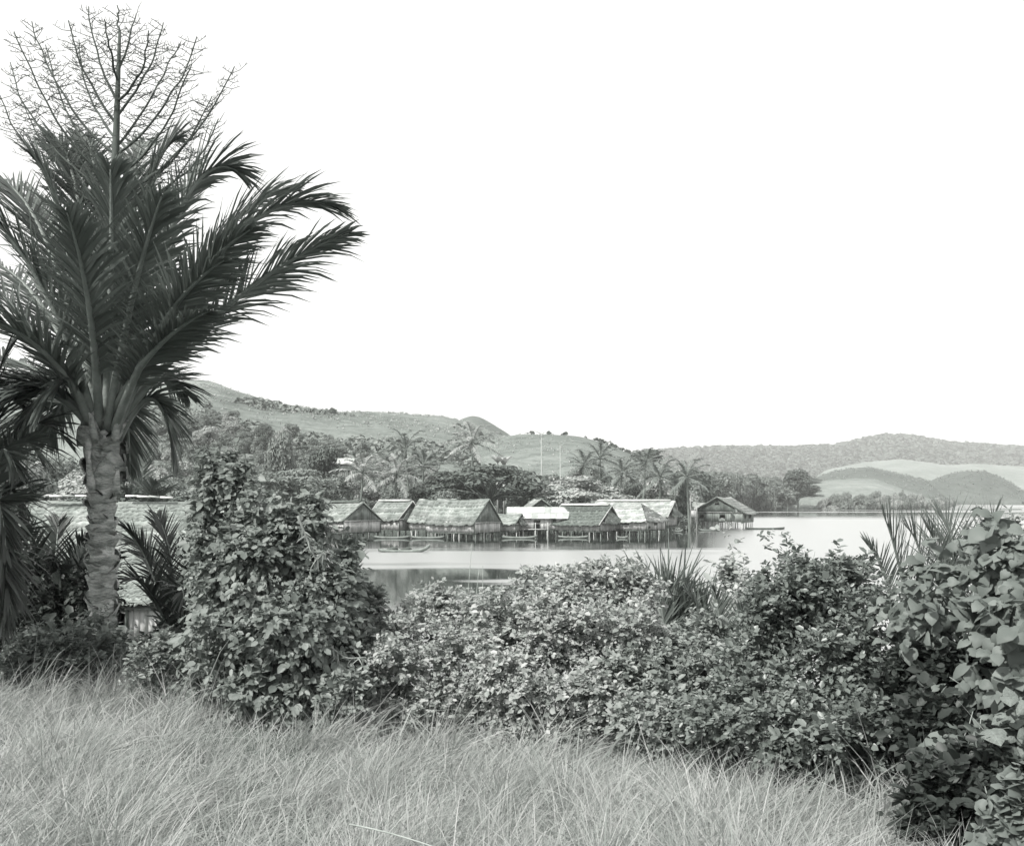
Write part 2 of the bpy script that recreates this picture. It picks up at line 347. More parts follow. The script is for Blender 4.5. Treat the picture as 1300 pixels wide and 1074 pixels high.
# ------------------------------------------------------------------ terrain
SHU = np.array([-4000, 0, 300, 840, 868, 900, 960, 1050, 1195, 1215, 1300, 2600, 6000])
SHY = np.array([140, 142, 148, 152, 200, 360, 455, 475, 485, 880, 900, 900, 900])
def crest_y(x):
    return np.interp(x, [-30, -8, -5, 0, 2, 4, 12], [15, 14.5, 13.0, 10.5, 9.0, 7.0, 6.5])
def near_z(x, y):
    c = crest_y(x); z = 3.55 - 0.105 * np.maximum(y, 0) + 0.02 * np.minimum(y, 0)
    d = np.maximum(y - c, 0)
    z = z - 0.11 * d * sstep(0, 6, d) + 0.16 * fbm(x * 0.35, y * 0.35, 3)
    z = z + 0.34 * sstep(-0.5, -4.0, x) * sstep(5, 12, y)
    z = z - 0.15 * sstep(2, 6, x) * sstep(3, 7, y)
    return np.maximum(z, -1.6)
def base_z(x, y):
    x = np.asarray(x, float); y = np.asarray(y, float)
    z = near_z(x, y); u = PX(x, np.maximum(y, 1))
    xe = -0.162 * y - 1.0 + 5 * fbm(x * .05, y * .05, 19)
    left = -1.6 + 3.4 * sstep(0, 9, xe - x) * sstep(14, 34, y) + .5 * fbm(x * .2, y * .2, 29) * sstep(0, 9, xe - x) + 0.012 * np.clip(y - 40, 0, 200) * sstep(440, 250, u)
    back = -1.6 + 3.0 * sstep(-6, 22, y - np.interp(u, SHU, SHY)) + 0.4 * fbm(x * .05, y * .05, 9)
    z = np.maximum(z, np.where(y > 15, left, -9)); z = np.maximum(z, np.where(y > 100, back, -9))
    return z
class Hill:
    def __init__(s, pts, Yc, Y0, back, pw=1.0, rough=0.06, gul=60.0, seed=1, mat='hill'):
        s.u = np.array([p[0] for p in pts], float); s.e = np.array([p[1] for p in pts], float)
        s.Yc, s.Y0, s.back, s.pw, s.rough, s.gul, s.seed, s.mat = Yc, Y0, back, pw, rough, gul, seed, mat
    def z(s, x, y):
        x = np.asarray(x, float); y = np.asarray(y, float); u = PX(x, np.maximum(y, 1))
        e = np.interp(u, s.u, HOR - s.e)
        e = (e + np.interp(u - 6, s.u, HOR - s.e) + np.interp(u + 6, s.u, HOR - s.e)) / 3
        zc = H + e / F * s.Yc
        tt = (y - s.Y0) / (s.Yc - s.Y0)
        up = np.clip(tt, 0, 1); f = up ** s.pw * (1 - 0.22 * up**3) / 0.78
        f = np.where(tt > 1, 1 - ((y - s.Yc) / s.back) ** 1.2 * np.sign(np.maximum(y - s.Yc, 0)), f) if np.ndim(tt) else f
        f = np.where(tt > 1, 1 - (np.maximum(y - s.Yc, 0) / s.back) ** 1.3, np.minimum(f, 1))
        g = fbm(x / s.gul, y / (s.gul * 2.2), s.seed, 5)
        amp = s.rough * np.abs(zc) * np.sin(np.clip(tt, 0, 1.0) * pi) * 2.0
        z = np.maximum(zc, 0) * np.clip(f, 0, 1) + amp * g
        return np.where((tt < 0) | (e <= -40) | (f <= 0), -6.0, z) - 4 * sstep(8, -14, e) 
HILLS = [
 Hill([(-900,520),(-300,500),(0,497),(150,500),(215,497),(245,491),(268,492),(300,503),(350,516),(420,525),(500,528),(560,532),(600,540),(650,560),(700,580),(760,620),(800,660)], 680, 205, 400, 1.0, 0.10, 70, 1, 'hill'),
 Hill([(540,660),(560,556),(580,538),(592,532),(602,530),(614,534),(630,544),(648,555),(690,590),(740,660)], 900, 560, 300, .8, .05, 60, 2, 'hill_mid'),
 Hill([(380,700),(470,620),(560,580),(630,558),(660,553),(700,553),(735,555),(765,563),(800,577),(830,592),(870,612),(920,650)], 430, 205, 220, 1.0, .05, 45, 3, 'hill'),
 Hill([(-500,600),(60,590),(120,560),(165,543),(200,547),(235,560),(280,590),(340,640)], 300, 190, 120, .8, .05, 30, 11, 'hill_pale'),
 Hill([(700,600),(800,583),(860,577),(930,575),(1000,575),(1060,572),(1100,563),(1125,560),(1150,560),(1180,563),(1200,567),(1250,570),(1300,573),(1500,570),(2200,575)], 3000, 1900, 1200, .9, .10, 260, 4, 'hill_far'),
 Hill([(1000,640),(1045,598),(1075,592),(1100,587),(1144,584),(1182,588),(1200,592),(1240,590),(1300,593),(1500,590),(2200,600)], 1700, 1150, 500, .8, .10, 120, 5, 'hill_pale'),
 Hill([(950,650),(1010,615),(1037,606),(1058,598),(1080,595),(1103,593),(1127,599),(1161,607),(1185,613),(1215,640)], 1150, 760, 300, .8, .08, 70, 6, 'hill_dark'),
 Hill([(1120,650),(1160,620),(1196,604),(1215,600),(1231,599),(1251,599),(1275,608),(1296,621),(1330,640),(1400,660)], 1080, 905, 300, .7, .07, 60, 7, 'hill_dark'),
 Hill([(930,640),(985,619),(1006,614),(1057,609),(1092,607.5),(1113,609),(1144,620),(1175,630),(1200,637),(1215,650)], 600, 478, 140, .75, .05, 40, 8, 'hill_pale'),
]
def terrain_z(x, y):
    z = base_z(x, y)
    for h in HILLS: z = np.maximum(z, h.z(x, y))
    return z
def grid_faces(nr, nc, wrap=False):
    i = np.arange(nr - 1)[:, None]; j = np.arange(nc if wrap else nc - 1)[None]; j2 = (j + 1) % nc
    return np.stack([i*nc + j, i*nc + j2, (i+1)*nc + j2, (i+1)*nc + j], -1).reshape(-1, 4)

# ground: one round sheet to the horizon
th = np.concatenate([np.arange(-42, 42, 0.3), np.arange(42, 318, 6.0)]); th = np.radians(th)
rr = np.concatenate([np.linspace(0.3, 30, 70), np.geomspace(30.5, 5200, 110)])
R_, T_ = np.meshgrid(rr, th, indexing='ij'); gx = R_ * np.sin(T_); gy = R_ * np.cos(T_)
gz = base_z(gx, gy)
Vg = np.stack([gx, gy, gz], -1).reshape(-1, 3)
fg = grid_faces(len(rr), len(th), True)[:, ::-1]
cv = np.array([[0, 0, float(base_z(0.0, 0.0))]]); nV = len(Vg); jj = np.arange(len(th)); cap = np.stack([np.full(len(th), nV), (jj + 1) % len(th), jj], -1)
structure('ground', (np.vstack([Vg, cv]), [fg, cap]), M['ground'])
structure('water', (np.array([[-5000, 8, 0], [5000, 8, 0], [5000, 5000, 0], [-5000, 5000, 0]], float), [np.array([[0, 1, 2, 3]])]), M['water'], False)
for h in HILLS:
    u = np.linspace(max(h.u[0], -900), min(h.u[-1], 2300), 160); Yv = np.concatenate([np.linspace(h.Y0, h.Yc, 54), np.linspace(h.Yc, h.Yc + h.back, 12)[1:]])
    YY, UU = np.meshgrid(Yv, u, indexing='ij'); XX = (UU - 650) / F * YY
    structure('hill', (np.stack([XX, YY, h.z(XX, YY)], -1).reshape(-1, 3), [grid_faces(len(Yv), len(u))]), M[h.mat])

# ------------------------------------------------------------------ stilt houses
def thatch_panel(mb, A, B, C, D, courses=7, step=0.22, proud=0.055, jit=0.26):
    """A-B upper edge, D-C lower edge: overlapping ragged courses of palm thatch"""
    A, B, C, D = (np.asarray(p, float) for p in (A, B, C, D))
    n = np.cross(C - D, A - D); n = n / max(np.linalg.norm(n), 1e-6)
    if n[2] < 0: n = -n
    k = 1.0 / courses
    mb.add([A - n*.2, B - n*.2, C - n*.2, D - n*.2], [[[0, 1, 2, 3]]])
    for i in range(courses):
        t0, t1 = max(0, i*k - 0.35*k), (i + 1) * k
        a0, b0 = A + (D - A)*t0, B + (C - B)*t0; a1, b1 = A + (D - A)*t1, B + (C - B)*t1
        L = np.linalg.norm(b1 - a1); m = max(3, int(L / step)); s = np.linspace(0, 1, m + 1)
        dn = nrm((D + C - A - B))
        lo_j = RNG.uniform(-jit*.4, jit, (m + 1, 1)); pr = RNG.uniform(.6, 1.3, (m + 1, 1)) * proud
        top = a0 + (b0 - a0)*s[:, None] + n*0.012; low = a1 + (b1 - a1)*s[:, None] + dn*lo_j + n*pr
        und = low - n*(pr + .02) - dn*.03
        sag = ((-.16 if courses < 10 else -.05)*np.sin(pi*s) + (.12 if courses < 10 else .03)*fbm(s*L*.7 + A[0], np.full(m + 1, i*.6 + A[1]), 5, 3))[:, None]*np.array([0, 0, 1.0])
        top = top + sag; low = low + sag; und = und + sag
        V = np.vstack([top, low, und]); q = np.arange(m); e = m + 1
        mb.add(V, [np.vstack([np.stack([q, q+1, e+q+1, e+q], -1), np.stack([e+q, e+q+1, 2*e+q+1, 2*e+q], -1)])])
def wall_strips(mb, a, b, z0, ztop, openings=(), sw=0.17, thick=0.05):
    a = np.array(a, float); b = np.array(b, float); d = b - a; L = np.linalg.norm(d); d /= L; nn = np.array([d[1], -d[0], 0])
    m = max(2, int(L / sw)); e = np.linspace(0, L, m + 1)
    for i in range(m):
        c = (e[i] + e[i+1]) / 2; off = RNG.uniform(-.02, .02); zt = ztop(c / L) + RNG.uniform(-.03, .03); zb = z0 + RNG.uniform(-.12, .02)
        segs = [(zb, zt)]
        for (o0, o1, p0, p1) in openings:
            if o0 < c / L < o1:
                segs = [(q0, q1) for (s0, s1) in segs for (q0, q1) in ((s0, min(s1, p0)), (max(s0, p1), s1)) if q1 - q0 > .03]
        for s0, s1 in segs:
            ctr = np.array([a[0] + d[0]*c + nn[0]*off, a[1] + d[1]*c + nn[1]*off, (s0 + s1)/2])
            mb.box(ctr, ((e[i+1]-e[i])/2*1.04, thick/2, (s1 - s0)/2), (d, nn, (0, 0, 1)))
def house(name, label, px, Y, yaw, L, D, zf, ze, zr, roof='thatch', over=0.5, wallm='wall', ridge=None, style='gable', wins=(), rwins=(),
          gable_m=None, skirt=False, floor_beam=True, group='stilt houses over the lake', post_n=None, base=0.0, veranda=None, bwins=()):
    c0 = np.array([(px - 650)/F*Y, Y, base])
    t = thing(name, label, 'house', c0, group)
    ca, sa = cos(radians(yaw)), sin(radians(yaw)); ex = np.array([ca, sa, 0]); ey = np.array([-sa, ca, 0])
    def W(x, y, z): return np.array([c0[0], c0[1], 0]) + ex*x + ey*y + np.array([0, 0, z])
    hl, hd = L/2, D/2
    # floor
    fb = MB(); fb.box(W(0, 0, zf - .06), (hl, hd, .06), (ex, ey, (0, 0, 1)))
    for q in (-1, 0, 1): fb.bar(W(-hl - .2, q*(hd-.1), zf - .19), W(hl + .2, q*(hd-.1), zf - .19), .14, .13)
    obj('floor', fb, M['wood'], t)
    # posts, each leaning a little
    nx = post_n or max(4, int(L / 1.05)); ny = 4
    for i in range(nx):
        for j in range(ny):
            x = -hl + .1 + (L - .2)*i/(nx - 1) + random.uniform(-.25, .25); y = -hd + .1 + (D - .2)*j/(ny - 1)
            top = W(x, y, zf - .1); bot = W(x + random.uniform(-.25, .25), y + random.uniform(-.15, .15), base - 1.7); bot[2] = base - 1.6
            mb = MB(); r = random.uniform(.05, .085); mb.tube([bot, (top + bot)/2 + np.array([random.uniform(-.05, .05), 0, 0]), top], [r*1.1, r, r*.9], 6)
            obj('post', mb, M['wood_pale' if random.random() < .3 else 'wood'], t)
    # walls with their openings, and what one sees of the window frames
    ez = ze - 0.12
    def gz(s): return ez + (zr - .15 - ez) * (1 - abs(2*s - 1)) if style == 'gable' else ez
    sides = [('f', (-hl, -hd), (hl, -hd), lambda s: ez, wins), ('r', (hl, -hd), (hl, hd), gz, rwins),
             ('b', (hl, hd), (-hl, hd), lambda s: ez, bwins), ('l', (-hl, hd), (-hl, -hd), gz, ())]
    for k, a, b_, tf, ops in sides:
        A, B = W(a[0], a[1], 0), W(b_[0], b_[1], 0)
        mb = MB(); wall_strips(mb, A, B, zf, lambda q: ez, [p for p in ops if p[2] < ez])
        o = obj('wall', mb, M[wallm], t)
        if style == 'gable' and k in 'rl':
            mb = MB(); dd = nrm(B - A); nn = np.array([dd[1], -dd[0], 0])*.03; wall_strips(mb, A + nn + dd*.1, B + nn - dd*.1, ez - .08, tf, [p for p in ops if p[2] >= ez]); obj('gable', mb, M[gable_m or 'thatch_dark'], t)
            mb = MB(); mb.bar(A + nn*4 + [0, 0, ez - .1], B + nn*4 + [0, 0, ez - .1], .22, .07); obj('gable_ledge', mb, M['wood_pale'], t)
        for (o0, o1, p0, p1) in ops:
            d = B - A; nn = nrm(np.array([d[1], -d[0], 0])); f = MB()
            for s in (o0, o1): f.bar(A + d*s + nn*.045 + np.array([0, 0, p0 - .04]), A + d*s + nn*.045 + np.array([0, 0, p1 + .04]), .07, .06, nn)
            for z in (p0, p1): f.bar(A + d*o0 + nn*.055 + np.array([0, 0, z]), A + d*o1 + nn*.055 + np.array([0, 0, z]), .06, .07)
            obj('window_frame', f, M['wood'], t)
    # corner poles
    for x, y in ((-hl, -hd), (hl, -hd), (hl, hd)):
        mb = MB(); q = 1.012; mb.tube([W(x*q, y*q, zf - .3), W(x*q, y*q, ze)], .07, 6); obj('corner_pole', mb, M['wood'], t)
    # roof
    sl = (zr - ze) / hd; yo = hd + over; zo = ze - sl*over; xo = hl + over*.7
    if style == 'gable':
        pan = [(W(-xo, 0, zr), W(xo, 0, zr), W(xo - .25, -yo, zo), W(-xo + .25, -yo, zo)), (W(xo, 0, zr), W(-xo, 0, zr), W(-xo + .25, yo, zo), W(xo - .25, yo, zo))]
    else:
        rx = max(.4, hl - hd*0.75)
        pan = [(W(-rx, 0, zr), W(rx, 0, zr), W(xo, -yo, zo), W(-xo, -yo, zo)), (W(rx, 0, zr), W(-rx, 0, zr), W(-xo, yo, zo), W(xo, yo, zo)),
               (W(rx, 0, zr), W(rx, 0, zr), W(xo, yo, zo), W(xo, -yo, zo)), (W(-rx, 0, zr), W(-rx, 0, zr), W(-xo, -yo, zo), W(-xo, yo, zo))]
    for pn in pan:
        if roof == 'metal':
            A, B, C, Dd = pn; m = max(3, int(np.linalg.norm(B - A) / .85)); n = nrm(np.cross(C - Dd, A - Dd)); n = n if n[2] > 0 else -n
            for i in range(m):
                for row, (t0, t1) in enumerate(((0, .53), (.5, 1.0))):
                    s = np.linspace(i/m, (i + 1.06)/m, 13); s = np.minimum(s, 1.004); wv = np.where(np.arange(13) % 2 == 0, .018, -.018)[:, None]
                    e0 = A + (Dd - A)*t0; e1 = B + (C - B)*t0; l0 = A + (Dd - A)*(t1 + random.uniform(0, .03)); l1 = B + (C - B)*(t1 + random.uniform(0, .03))
                    off = n*(.05 - row*.03 + (i % 2)*.01)
                    V = np.vstack([e0 + (e1 - e0)*s[:, None] + n*wv + off, l0 + (l1 - l0)*s[:, None] + n*wv + off]); q = np.arange(12)
                    obj('roof_sheet', (V, [np.stack([q, q+1, 13+q+1, 13+q], -1)]), M['metal_dull' if random.random() < .25 else 'metal'], t)
        else:
            mb = MB(); thatch_panel(mb, *pn, **({'courses': 22, 'jit': .14, 'step': .05, 'proud': .02} if Y < 35 else {'courses': 18, 'jit': .14, 'step': .09, 'proud': .03} if Y < 70 else {})); obj('roof_slope', mb, M[roof], t)
    if style == 'gable':
        for sgn in (1, -1):
            for q in (-1, 1):
                mb = MB(); mb.bar(W(sgn*(xo + .04), 0, zr - .06), W(sgn*(xo - .2), q*yo, zo - .06), .10, .14)
                obj('barge_board', mb, M['wood_pale' if ridge == 'cap' else 'wood'], t)
        if skirt:
            mb = MB(); thatch_panel(mb, W(hl + .12, -.5, zr - (zr-ze)*.45), W(hl + .12, .5, zr - (zr-ze)*.45), W(hl + 1.0, hd + .2, ze - .25), W(hl + 1.0, -hd - .2, ze - .25), 5)
            obj('gable_skirt', mb, M['thatch'], t)
    if ridge:
        rx2 = xo if style == 'gable' else max(.4, hl - hd*.75) + .2
        mb = MB()
        for q in (-1, 1): mb.bar(W(-rx2*.97, q*.17, zr + .05), W(rx2*.9, q*.17, zr + .07), .36, .05, ey*(-q)*.0 + np.array([0, 0, 1]) + ey*q*.9)
        mb.bar(W(-rx2*.97, 0, zr + .15), W(rx2*.9, 0, zr + .16), .14, .08)
        obj('ridge_cap', mb, M['metal' if ridge == 'cap' else 'thatch_dark'], t)
    if veranda:
        x0, x1 = veranda
        fb = MB(); fb.box(W((x0 + x1)/2, -hd - .5, zf - .05), ((x1 - x0)/2, .55, .05), (ex, ey, (0, 0, 1))); obj('veranda_floor', fb, M['wood_pale'], t)
        for x in np.linspace(x0, x1, max(2, int((x1 - x0)/1.1))):
            mb = MB(); mb.tube([W(x, -hd - 1.0, base - 1.6), W(x, -hd - .98, zf + .9)], .06, 6); obj('post', mb, M['wood_pale'], t)
        mb = MB(); mb.bar(W(x0, -hd - .98, zf + .75), W(x1, -hd - .98, zf + .75), .06, .06); obj('rail', mb, M['wood_pale'], t)
    return t

house('stilt_house', 'long thatched stilt house at the left end of the row, white strip along its ridge', 425, 143, -44, 12.4, 6.2, .75, 2.45, 4.75, 'thatch', .42, 'wall', 'dark', gable_m='wall_dark')
house('stilt_house', 'narrow thatched stilt house with bright white ridge cap behind the leftmost gabled house', 502, 151, -36, 6.2, 5.2, .8, 2.5, 4.9, 'thatch', .4, 'wall', 'cap', skirt=True, gable_m='thatch_dark')
house('stilt_house', 'largest thatched stilt house with steep roof and tall right gable, centre of the row', 588, 139, -37, 8.4, 5.6, .8, 2.25, 5.2, 'thatch', .42, 'wall', None, gable_m='wall_dark')
house('stilt_house', 'thatched wing house adjoining the left side of the largest steep roof', 556, 147, -37, 6.4, 5.0, .9, 2.4, 5.2, 'thatch', .42, 'wall', None)
house('stilt_house', 'stilt house with bright white iron roof, dark framed walls and a doorway', 684, 143, -6, 8.2, 4.6, 1.05, 2.75, 4.0, 'metal', .5, 'wall', None, wins=((.44, .54, 1.05, 2.2), (.74, .82, 1.9, 2.55)), veranda=(-3.6, 1.5))
house('stilt_house', 'tall thatched gable peeping over the white iron roof', 683, 152, -82, 6.0, 5.4, 1.2, 3.2, 5.2, 'thatch_pale', .5, 'wall_dark', None)
house('stilt_house', 'small thatched lean-to hut between the steep roof and the iron roof', 646, 141, -20, 3.2, 3.6, .9, 2.0, 3.2, 'thatch', .4, 'wall', None, skirt=True)
house('stilt_house', 'dark thatched stilt house with drooping gable skirt right of the iron roof', 744, 141, -34, 7.2, 5.2, .95, 2.2, 4.35, 'thatch_dark', .6, 'wall', 'cap', skirt=True, gable_m='wall_dark')
house('stilt_house', 'hip roofed thatched stilt house with two small dark windows, right end of the row', 797, 143, -34, 8.6, 6.0, 1.05, 2.5, 4.55, 'thatch_pale', .5, 'wall', None, style='hip', wins=((.58, .70, 1.65, 2.25),), rwins=((.42, .56, 1.6, 2.2), (.12, .2, 1.1, 1.45)))
house('stilt_house', 'long pale roofed house with white ridge, behind the hip roofed house', 806, 156, -22, 11.5, 6.4, 1.3, 2.9, 4.9, 'thatch_pale', .6, 'wall', 'cap', skirt=True)
# the detached house turns its gable to the viewer: ridge running back
def lone_house():
    return house('stilt_house', 'detached stilt house standing alone in open water, low broad gable turned to the viewer', 919, 178, -116, 8.4, 8.4, 1.35, 3.1, 5.55, 'thatch_pale', .7, 'wall_dark', None,
              rwins=((.12, .22, 1.8, 2.5), (.54, .66, 1.8, 2.5), (.44, .54, 4.1, 4.5)), gable_m='thatch_dark', bwins=((.15, .3, 1.8, 2.5), (.55, .75, 1.8, 2.5)))  # dark wall colour stands in for the shade on its front wall
lone_house()
house('stilt_house', 'small pale roof just visible left of the detached house', 892, 192, -40, 3.4, 3.0, 1.3, 3.0, 4.6, 'thatch_pale', .4, 'wall_dark', None)
house('shed', 'low dark flat-roofed shed left of the row, half hidden by the vine covered bush', 366, 122, -10, 2.6, 2.4, 2.6, 4.0, 4.35, 'thatch_dark', .3, 'wall_dark', None, base=1.6, group='huts on the left bank')
house('house', 'long thatched house with white ridge boards behind the flowering palm', 172, 47, -4, 8.6, 5.6, 1.9, 3.0, 5.1, 'thatch', .7, 'wall_dark', None, base=1.3, group='huts on the left bank')
house('hut', 'small stalk walled hut low behind the palm trunk, dark window opening', 150, 27, -3, 3.4, 2.6, 1.75, 2.78, 3.5, 'thatch', .3, 'wall', None, base=1.1, wins=((.62, .74, 2.0, 2.6),), group='huts on the left bank')
# white boards nailed along the long house's ridge
for a, b_, lab in ((48, 112, 'white ridge board left of the palm trunk, on the long thatched house'), (160, 219, 'white ridge board right of the palm trunk, on the long thatched house')):
    mb = MB(); pa, pb = P(a, 629, 46.7), P(b_, 632 if a > 100 else 630, 46.6)
    t = thing('ridge_board', lab, 'board', (pa + pb)/2, 'ridge boards')
    for q in range(4):
        a0, a1 = pa + (pb - pa)*(q/4 + .003), pa + (pb - pa)*((q + 1)/4); dz = np.array([0, random.uniform(-.03, .03), random.uniform(-.03, .03)])
        mb = MB(); mb.bar(a0 + dz, a1 + dz*.3 + [0, 0, random.uniform(-.03, .02)], .17, .08); obj('plank', mb, M['metal_dull' if q == 2 else 'cloth'], t)


# poles and pale board beside the detached house
for k, (px, y0, y1, lab) in enumerate(((876, 628, 673, 'thin pale pole standing in the water, left one beside the detached house'), (884, 634, 673, 'thin pale pole close to the left wall of the detached house'))):
    mb = MB(); a = P(px, y0, 168); mb.tube([[a[0], 168, -1.5], [a[0] + .1, 168, a[2]*.5], a], [.11, .1, .07], 6)
    solo('mooring_pole', mb, M['wood_pale'], lab, 'pole', 'poles by the detached house')
mb = MB(); a = P(880, 652, 169); mb.box(a, (.5, .05, .55)); mb.bar([a[0]-.35, 169.1, -1.5], [a[0]-.35, 169.1, a[2]+.5], .07, .07); mb.bar([a[0]+.35, 169.1, -1.5], [a[0]+.35, 169.1, a[2]+.5], .07, .07)
solo('board', mb, M['cloth'], 'white board on two stakes left of the detached house', 'board')

# ------------------------------------------------------------------ dugout canoes
def canoe(name, label, pxa, pxb, Y, mat, rise=0.0, h=0.32, wd=0.55, yawd=0.0, load=False):
    L = (pxb - pxa)/F*Y; cx = ((pxa + pxb)/2 - 650)/F*Y; n = 17; s = np.linspace(-1, 1, n)
    wdt = wd/2*np.sqrt(np.maximum(1 - np.abs(s)**2.6, 0.012)); zt = .12 + h*.35 + .16*np.abs(s)**3 + rise*np.maximum(s, 0)**4; zb = -.14 + .22*np.abs(s)**3 + rise*.8*np.maximum(s, 0)**5
    ca, sa = cos(radians(yawd)), sin(radians(yawd)); rows = []
    for i in range(n):
        prof = [(-1, zt[i]), (-.8, (zt[i]*.4 + zb[i]*.6)), (0, zb[i]), (.8, (zt[i]*.4 + zb[i]*.6)), (1, zt[i]), (.82, zt[i]), (.6, zb[i]*.5 + zt[i]*.35), (0, zb[i] + .06), (-.6, zb[i]*.5 + zt[i]*.35), (-.82, zt[i])]
        rows.append([[s[i]*L/2, y*wdt[i], z] for y, z in prof])
    V = np.array(rows).reshape(-1, 3); V = np.stack([cx + V[:, 0]*ca - V[:, 1]*sa, Y + V[:, 0]*sa + V[:, 1]*ca, V[:, 2]], -1)
    t = thing(name, label, 'canoe', (cx, Y, 0), 'dugout canoes')
    k = 10; caps = [np.array([[0, 1, 8, 9], [1, 2, 7, 8], [2, 3, 6, 7], [3, 4, 5, 6]]) + r*k for r in (0, n - 1)]
    obj('hull', (V, [grid_faces(n, k, True)] + caps), M[mat], t, True)
    mb = MB()
    for q in (-.45, .1, .5): mb.box([cx + q*L/2*ca, Y + q*L/2*sa, .12 + h*.35 - .02], (.09, wd*.42, .015), ((ca, sa, 0), (-sa, ca, 0), (0, 0, 1)))
    obj('thwart', mb, M['wood'], t)
    if load:
        for q, r in ((-.45, .22), (.08, .17)):
            mb = MB(); x = np.linspace(-1, 1, 7); mb.tube(np.stack([cx + (q*L/2 + x*.55), np.full(7, Y), .27 + .05*np.sin(x*3)], -1), r*np.sqrt(np.maximum(1 - x**2, .03)), 8)
            obj('bundle', mb, M['canoe_dark'], t, True)
canoe('canoe', 'pale dugout canoe under the leftmost gabled house', 474, 520, 134, 'canoe')
canoe('canoe', 'pale dugout canoe left of the largest thatched house', 521, 564, 133.5, 'canoe')
canoe('canoe', 'long pale dugout canoe moored in front of the white iron roofed house', 637, 682, 134, 'canoe', .08)
canoe('canoe', 'dull dugout canoe moored under the dark thatched house with gable skirt', 708, 747, 135, 'canoe')
canoe('canoe', 'short pale dugout canoe, far right of those under the row', 783, 797, 134.5, 'canoe')
canoe('canoe', 'loaded dugout canoe with raised pale bow, out on the open water', 480, 546, 100, 'canoe', .45, .26, .6, 4, True)
canoe('canoe', 'long dark dugout canoe right of the detached house', 946, 996, 172, 'canoe_dark', .0, .5, .7)
canoe('canoe', 'pale dugout canoe under the detached house', 886, 915, 166, 'canoe')
canoe('canoe', 'upturned looking pale canoe by the gap left of the detached house', 853, 867, 160, 'canoe', .1)

# ------------------------------------------------------------------ trees
def leaf_cloud(centres, radii, n, size, up=0.35, flat=1.0):
    """clumps of small leaf faces on lobes"""
    w = (radii[:, 0]*radii[:, 2]); k = RNG.choice(len(centres), n, p=w/w.sum()); v = rand_unit(n); v[:, 2] = np.where(RNG.random(n) < .6, np.abs(v[:, 2]), v[:, 2])
    r = RNG.uniform(.55, 1.05, (n, 1))**.6; o = centres[k] + v*radii[k]*r
    nn = nrm(v*np.array([1, 1, flat]) + np.array([0, 0, up]) + RNG.normal(0, .35, (n, 3)))
    d = nrm(np.cross(nn, RNG.normal(size=(n, 3)))); L = size*RNG.uniform(.6, 1.5, n)
    return place(LEAF, o - d*L[:, None]*.5, d, nn, L, L*RNG.uniform(.5, .9, n))
def tree_meshes(kind, seed):
    """crown radius about 5 m, height about 9 m"""
    global RNG; RNG = np.random.default_rng(seed)
    if kind == 'round':
        k = 26; v = rand_unit(k); v[:, 2] = v[:, 2]*.8; c = np.array([0, 0, 5.6]) + v*np.array([3.1, 3.1, 2.5])*RNG.uniform(.5, 1.05, (k, 1)); r = RNG.uniform(1.0, 1.9, (k, 1))*np.array([1, 1, .8]); n = 3400; sz = .42
    elif kind == 'umbrella':
        k = 46; a = RNG.uniform(0, 2*pi, k); rad = np.sqrt(RNG.random(k))*4.9; zz = 7.2 - (rad/4.9)**2*3.4 + RNG.normal(0, .45, k); c = np.stack([rad*np.cos(a), rad*np.sin(a), zz], -1); r = RNG.uniform(.8, 1.5, (k, 1))*np.array([1.25, 1.25, .42]); n = 4200; sz = .36
    elif kind == 'tall':
        k = 26; zz = RNG.uniform(2.5, 10.5, k); a = RNG.uniform(0, 2*pi, k); rad = RNG.uniform(.2, 2.6, k)*np.sin((zz - 1)/11*pi); c = np.stack([rad*np.cos(a), rad*np.sin(a), zz], -1); r = RNG.uniform(.8, 1.6, (k, 1))*np.array([1, 1, .8]); n = 3200; sz = .42
    else:  # bushy, to the ground
        k = 22; v = rand_unit(k); v[:, 2] = np.abs(v[:, 2]); c = v*np.array([3.8, 3.8, 3.4])*RNG.uniform(.4, 1, (k, 1)) + np.array([0, 0, .8]); r = RNG.uniform(1.0, 1.8, (k, 1))*np.array([1, 1, .75]); n = 2800; sz = .45
    V, fs = leaf_cloud(c, r, n, sz, .45)
    mb = MB(); topz = {'round': 5.0, 'umbrella': 5.6, 'tall': 9, 'bush': 2.0}[kind]
    pts = np.array([[0, 0, -.8], [.1, .05, topz*.3], [-.1, .1, topz*.65], [.05, 0, topz]]); mb.tube(pts, [.34, .26, .2, .1], 7)
    for i in range(0, k, 2): 
        s = pts[1] + (pts[3] - pts[1])*RNG.uniform(0, .8); mb.tube(bez(s, (s + c[i])/2 + [0, 0, .4], c[i], 5), np.linspace(.13, .03, 5), 5)
    return mesh_np('crown', V, fs), mesh_np('trunk', *mb.data())
TM = {}
for kind, cnt in (('round', 3), ('umbrella', 2), ('tall', 2), ('bush', 3)):
    TM[kind] = [tree_meshes(kind, 100 + 17*i + len(kind)) for i in range(cnt)]
for k in TM:
    for c, tr in TM[k]: c.materials.append(M['tree_mid']); tr.materials.append(M['bark'])
RNG = np.random.default_rng(21)
def tree(name, label, kind, px, Y, wpx, hpx=None, mat='tree_mid', group=None, z=None, var=None, cat='tree'):
    x = (px - 650)/F*Y; z = float(terrain_z(x, Y)) if z is None else z
    s = wpx*Y/F/10.0; hs = s if hpx is None else hpx*Y/F/9.0
    t = thing(name, label, cat, (x, Y, z), group); t.scale = (s, s, hs); t.rotation_euler = (0, 0, random.uniform(0, 6.28))
    c, tr = TM[kind][random.randrange(len(TM[kind])) if var is None else var]
    for nm, me, mm in (('crown', c, M[mat]), ('trunk', tr, None)):
        o = bpy.data.objects.new(nm, me); COL.objects.link(o); o.parent = t
        if mm: o.material_slots[0].link = 'OBJECT'; o.material_slots[0].material = mm
    return t
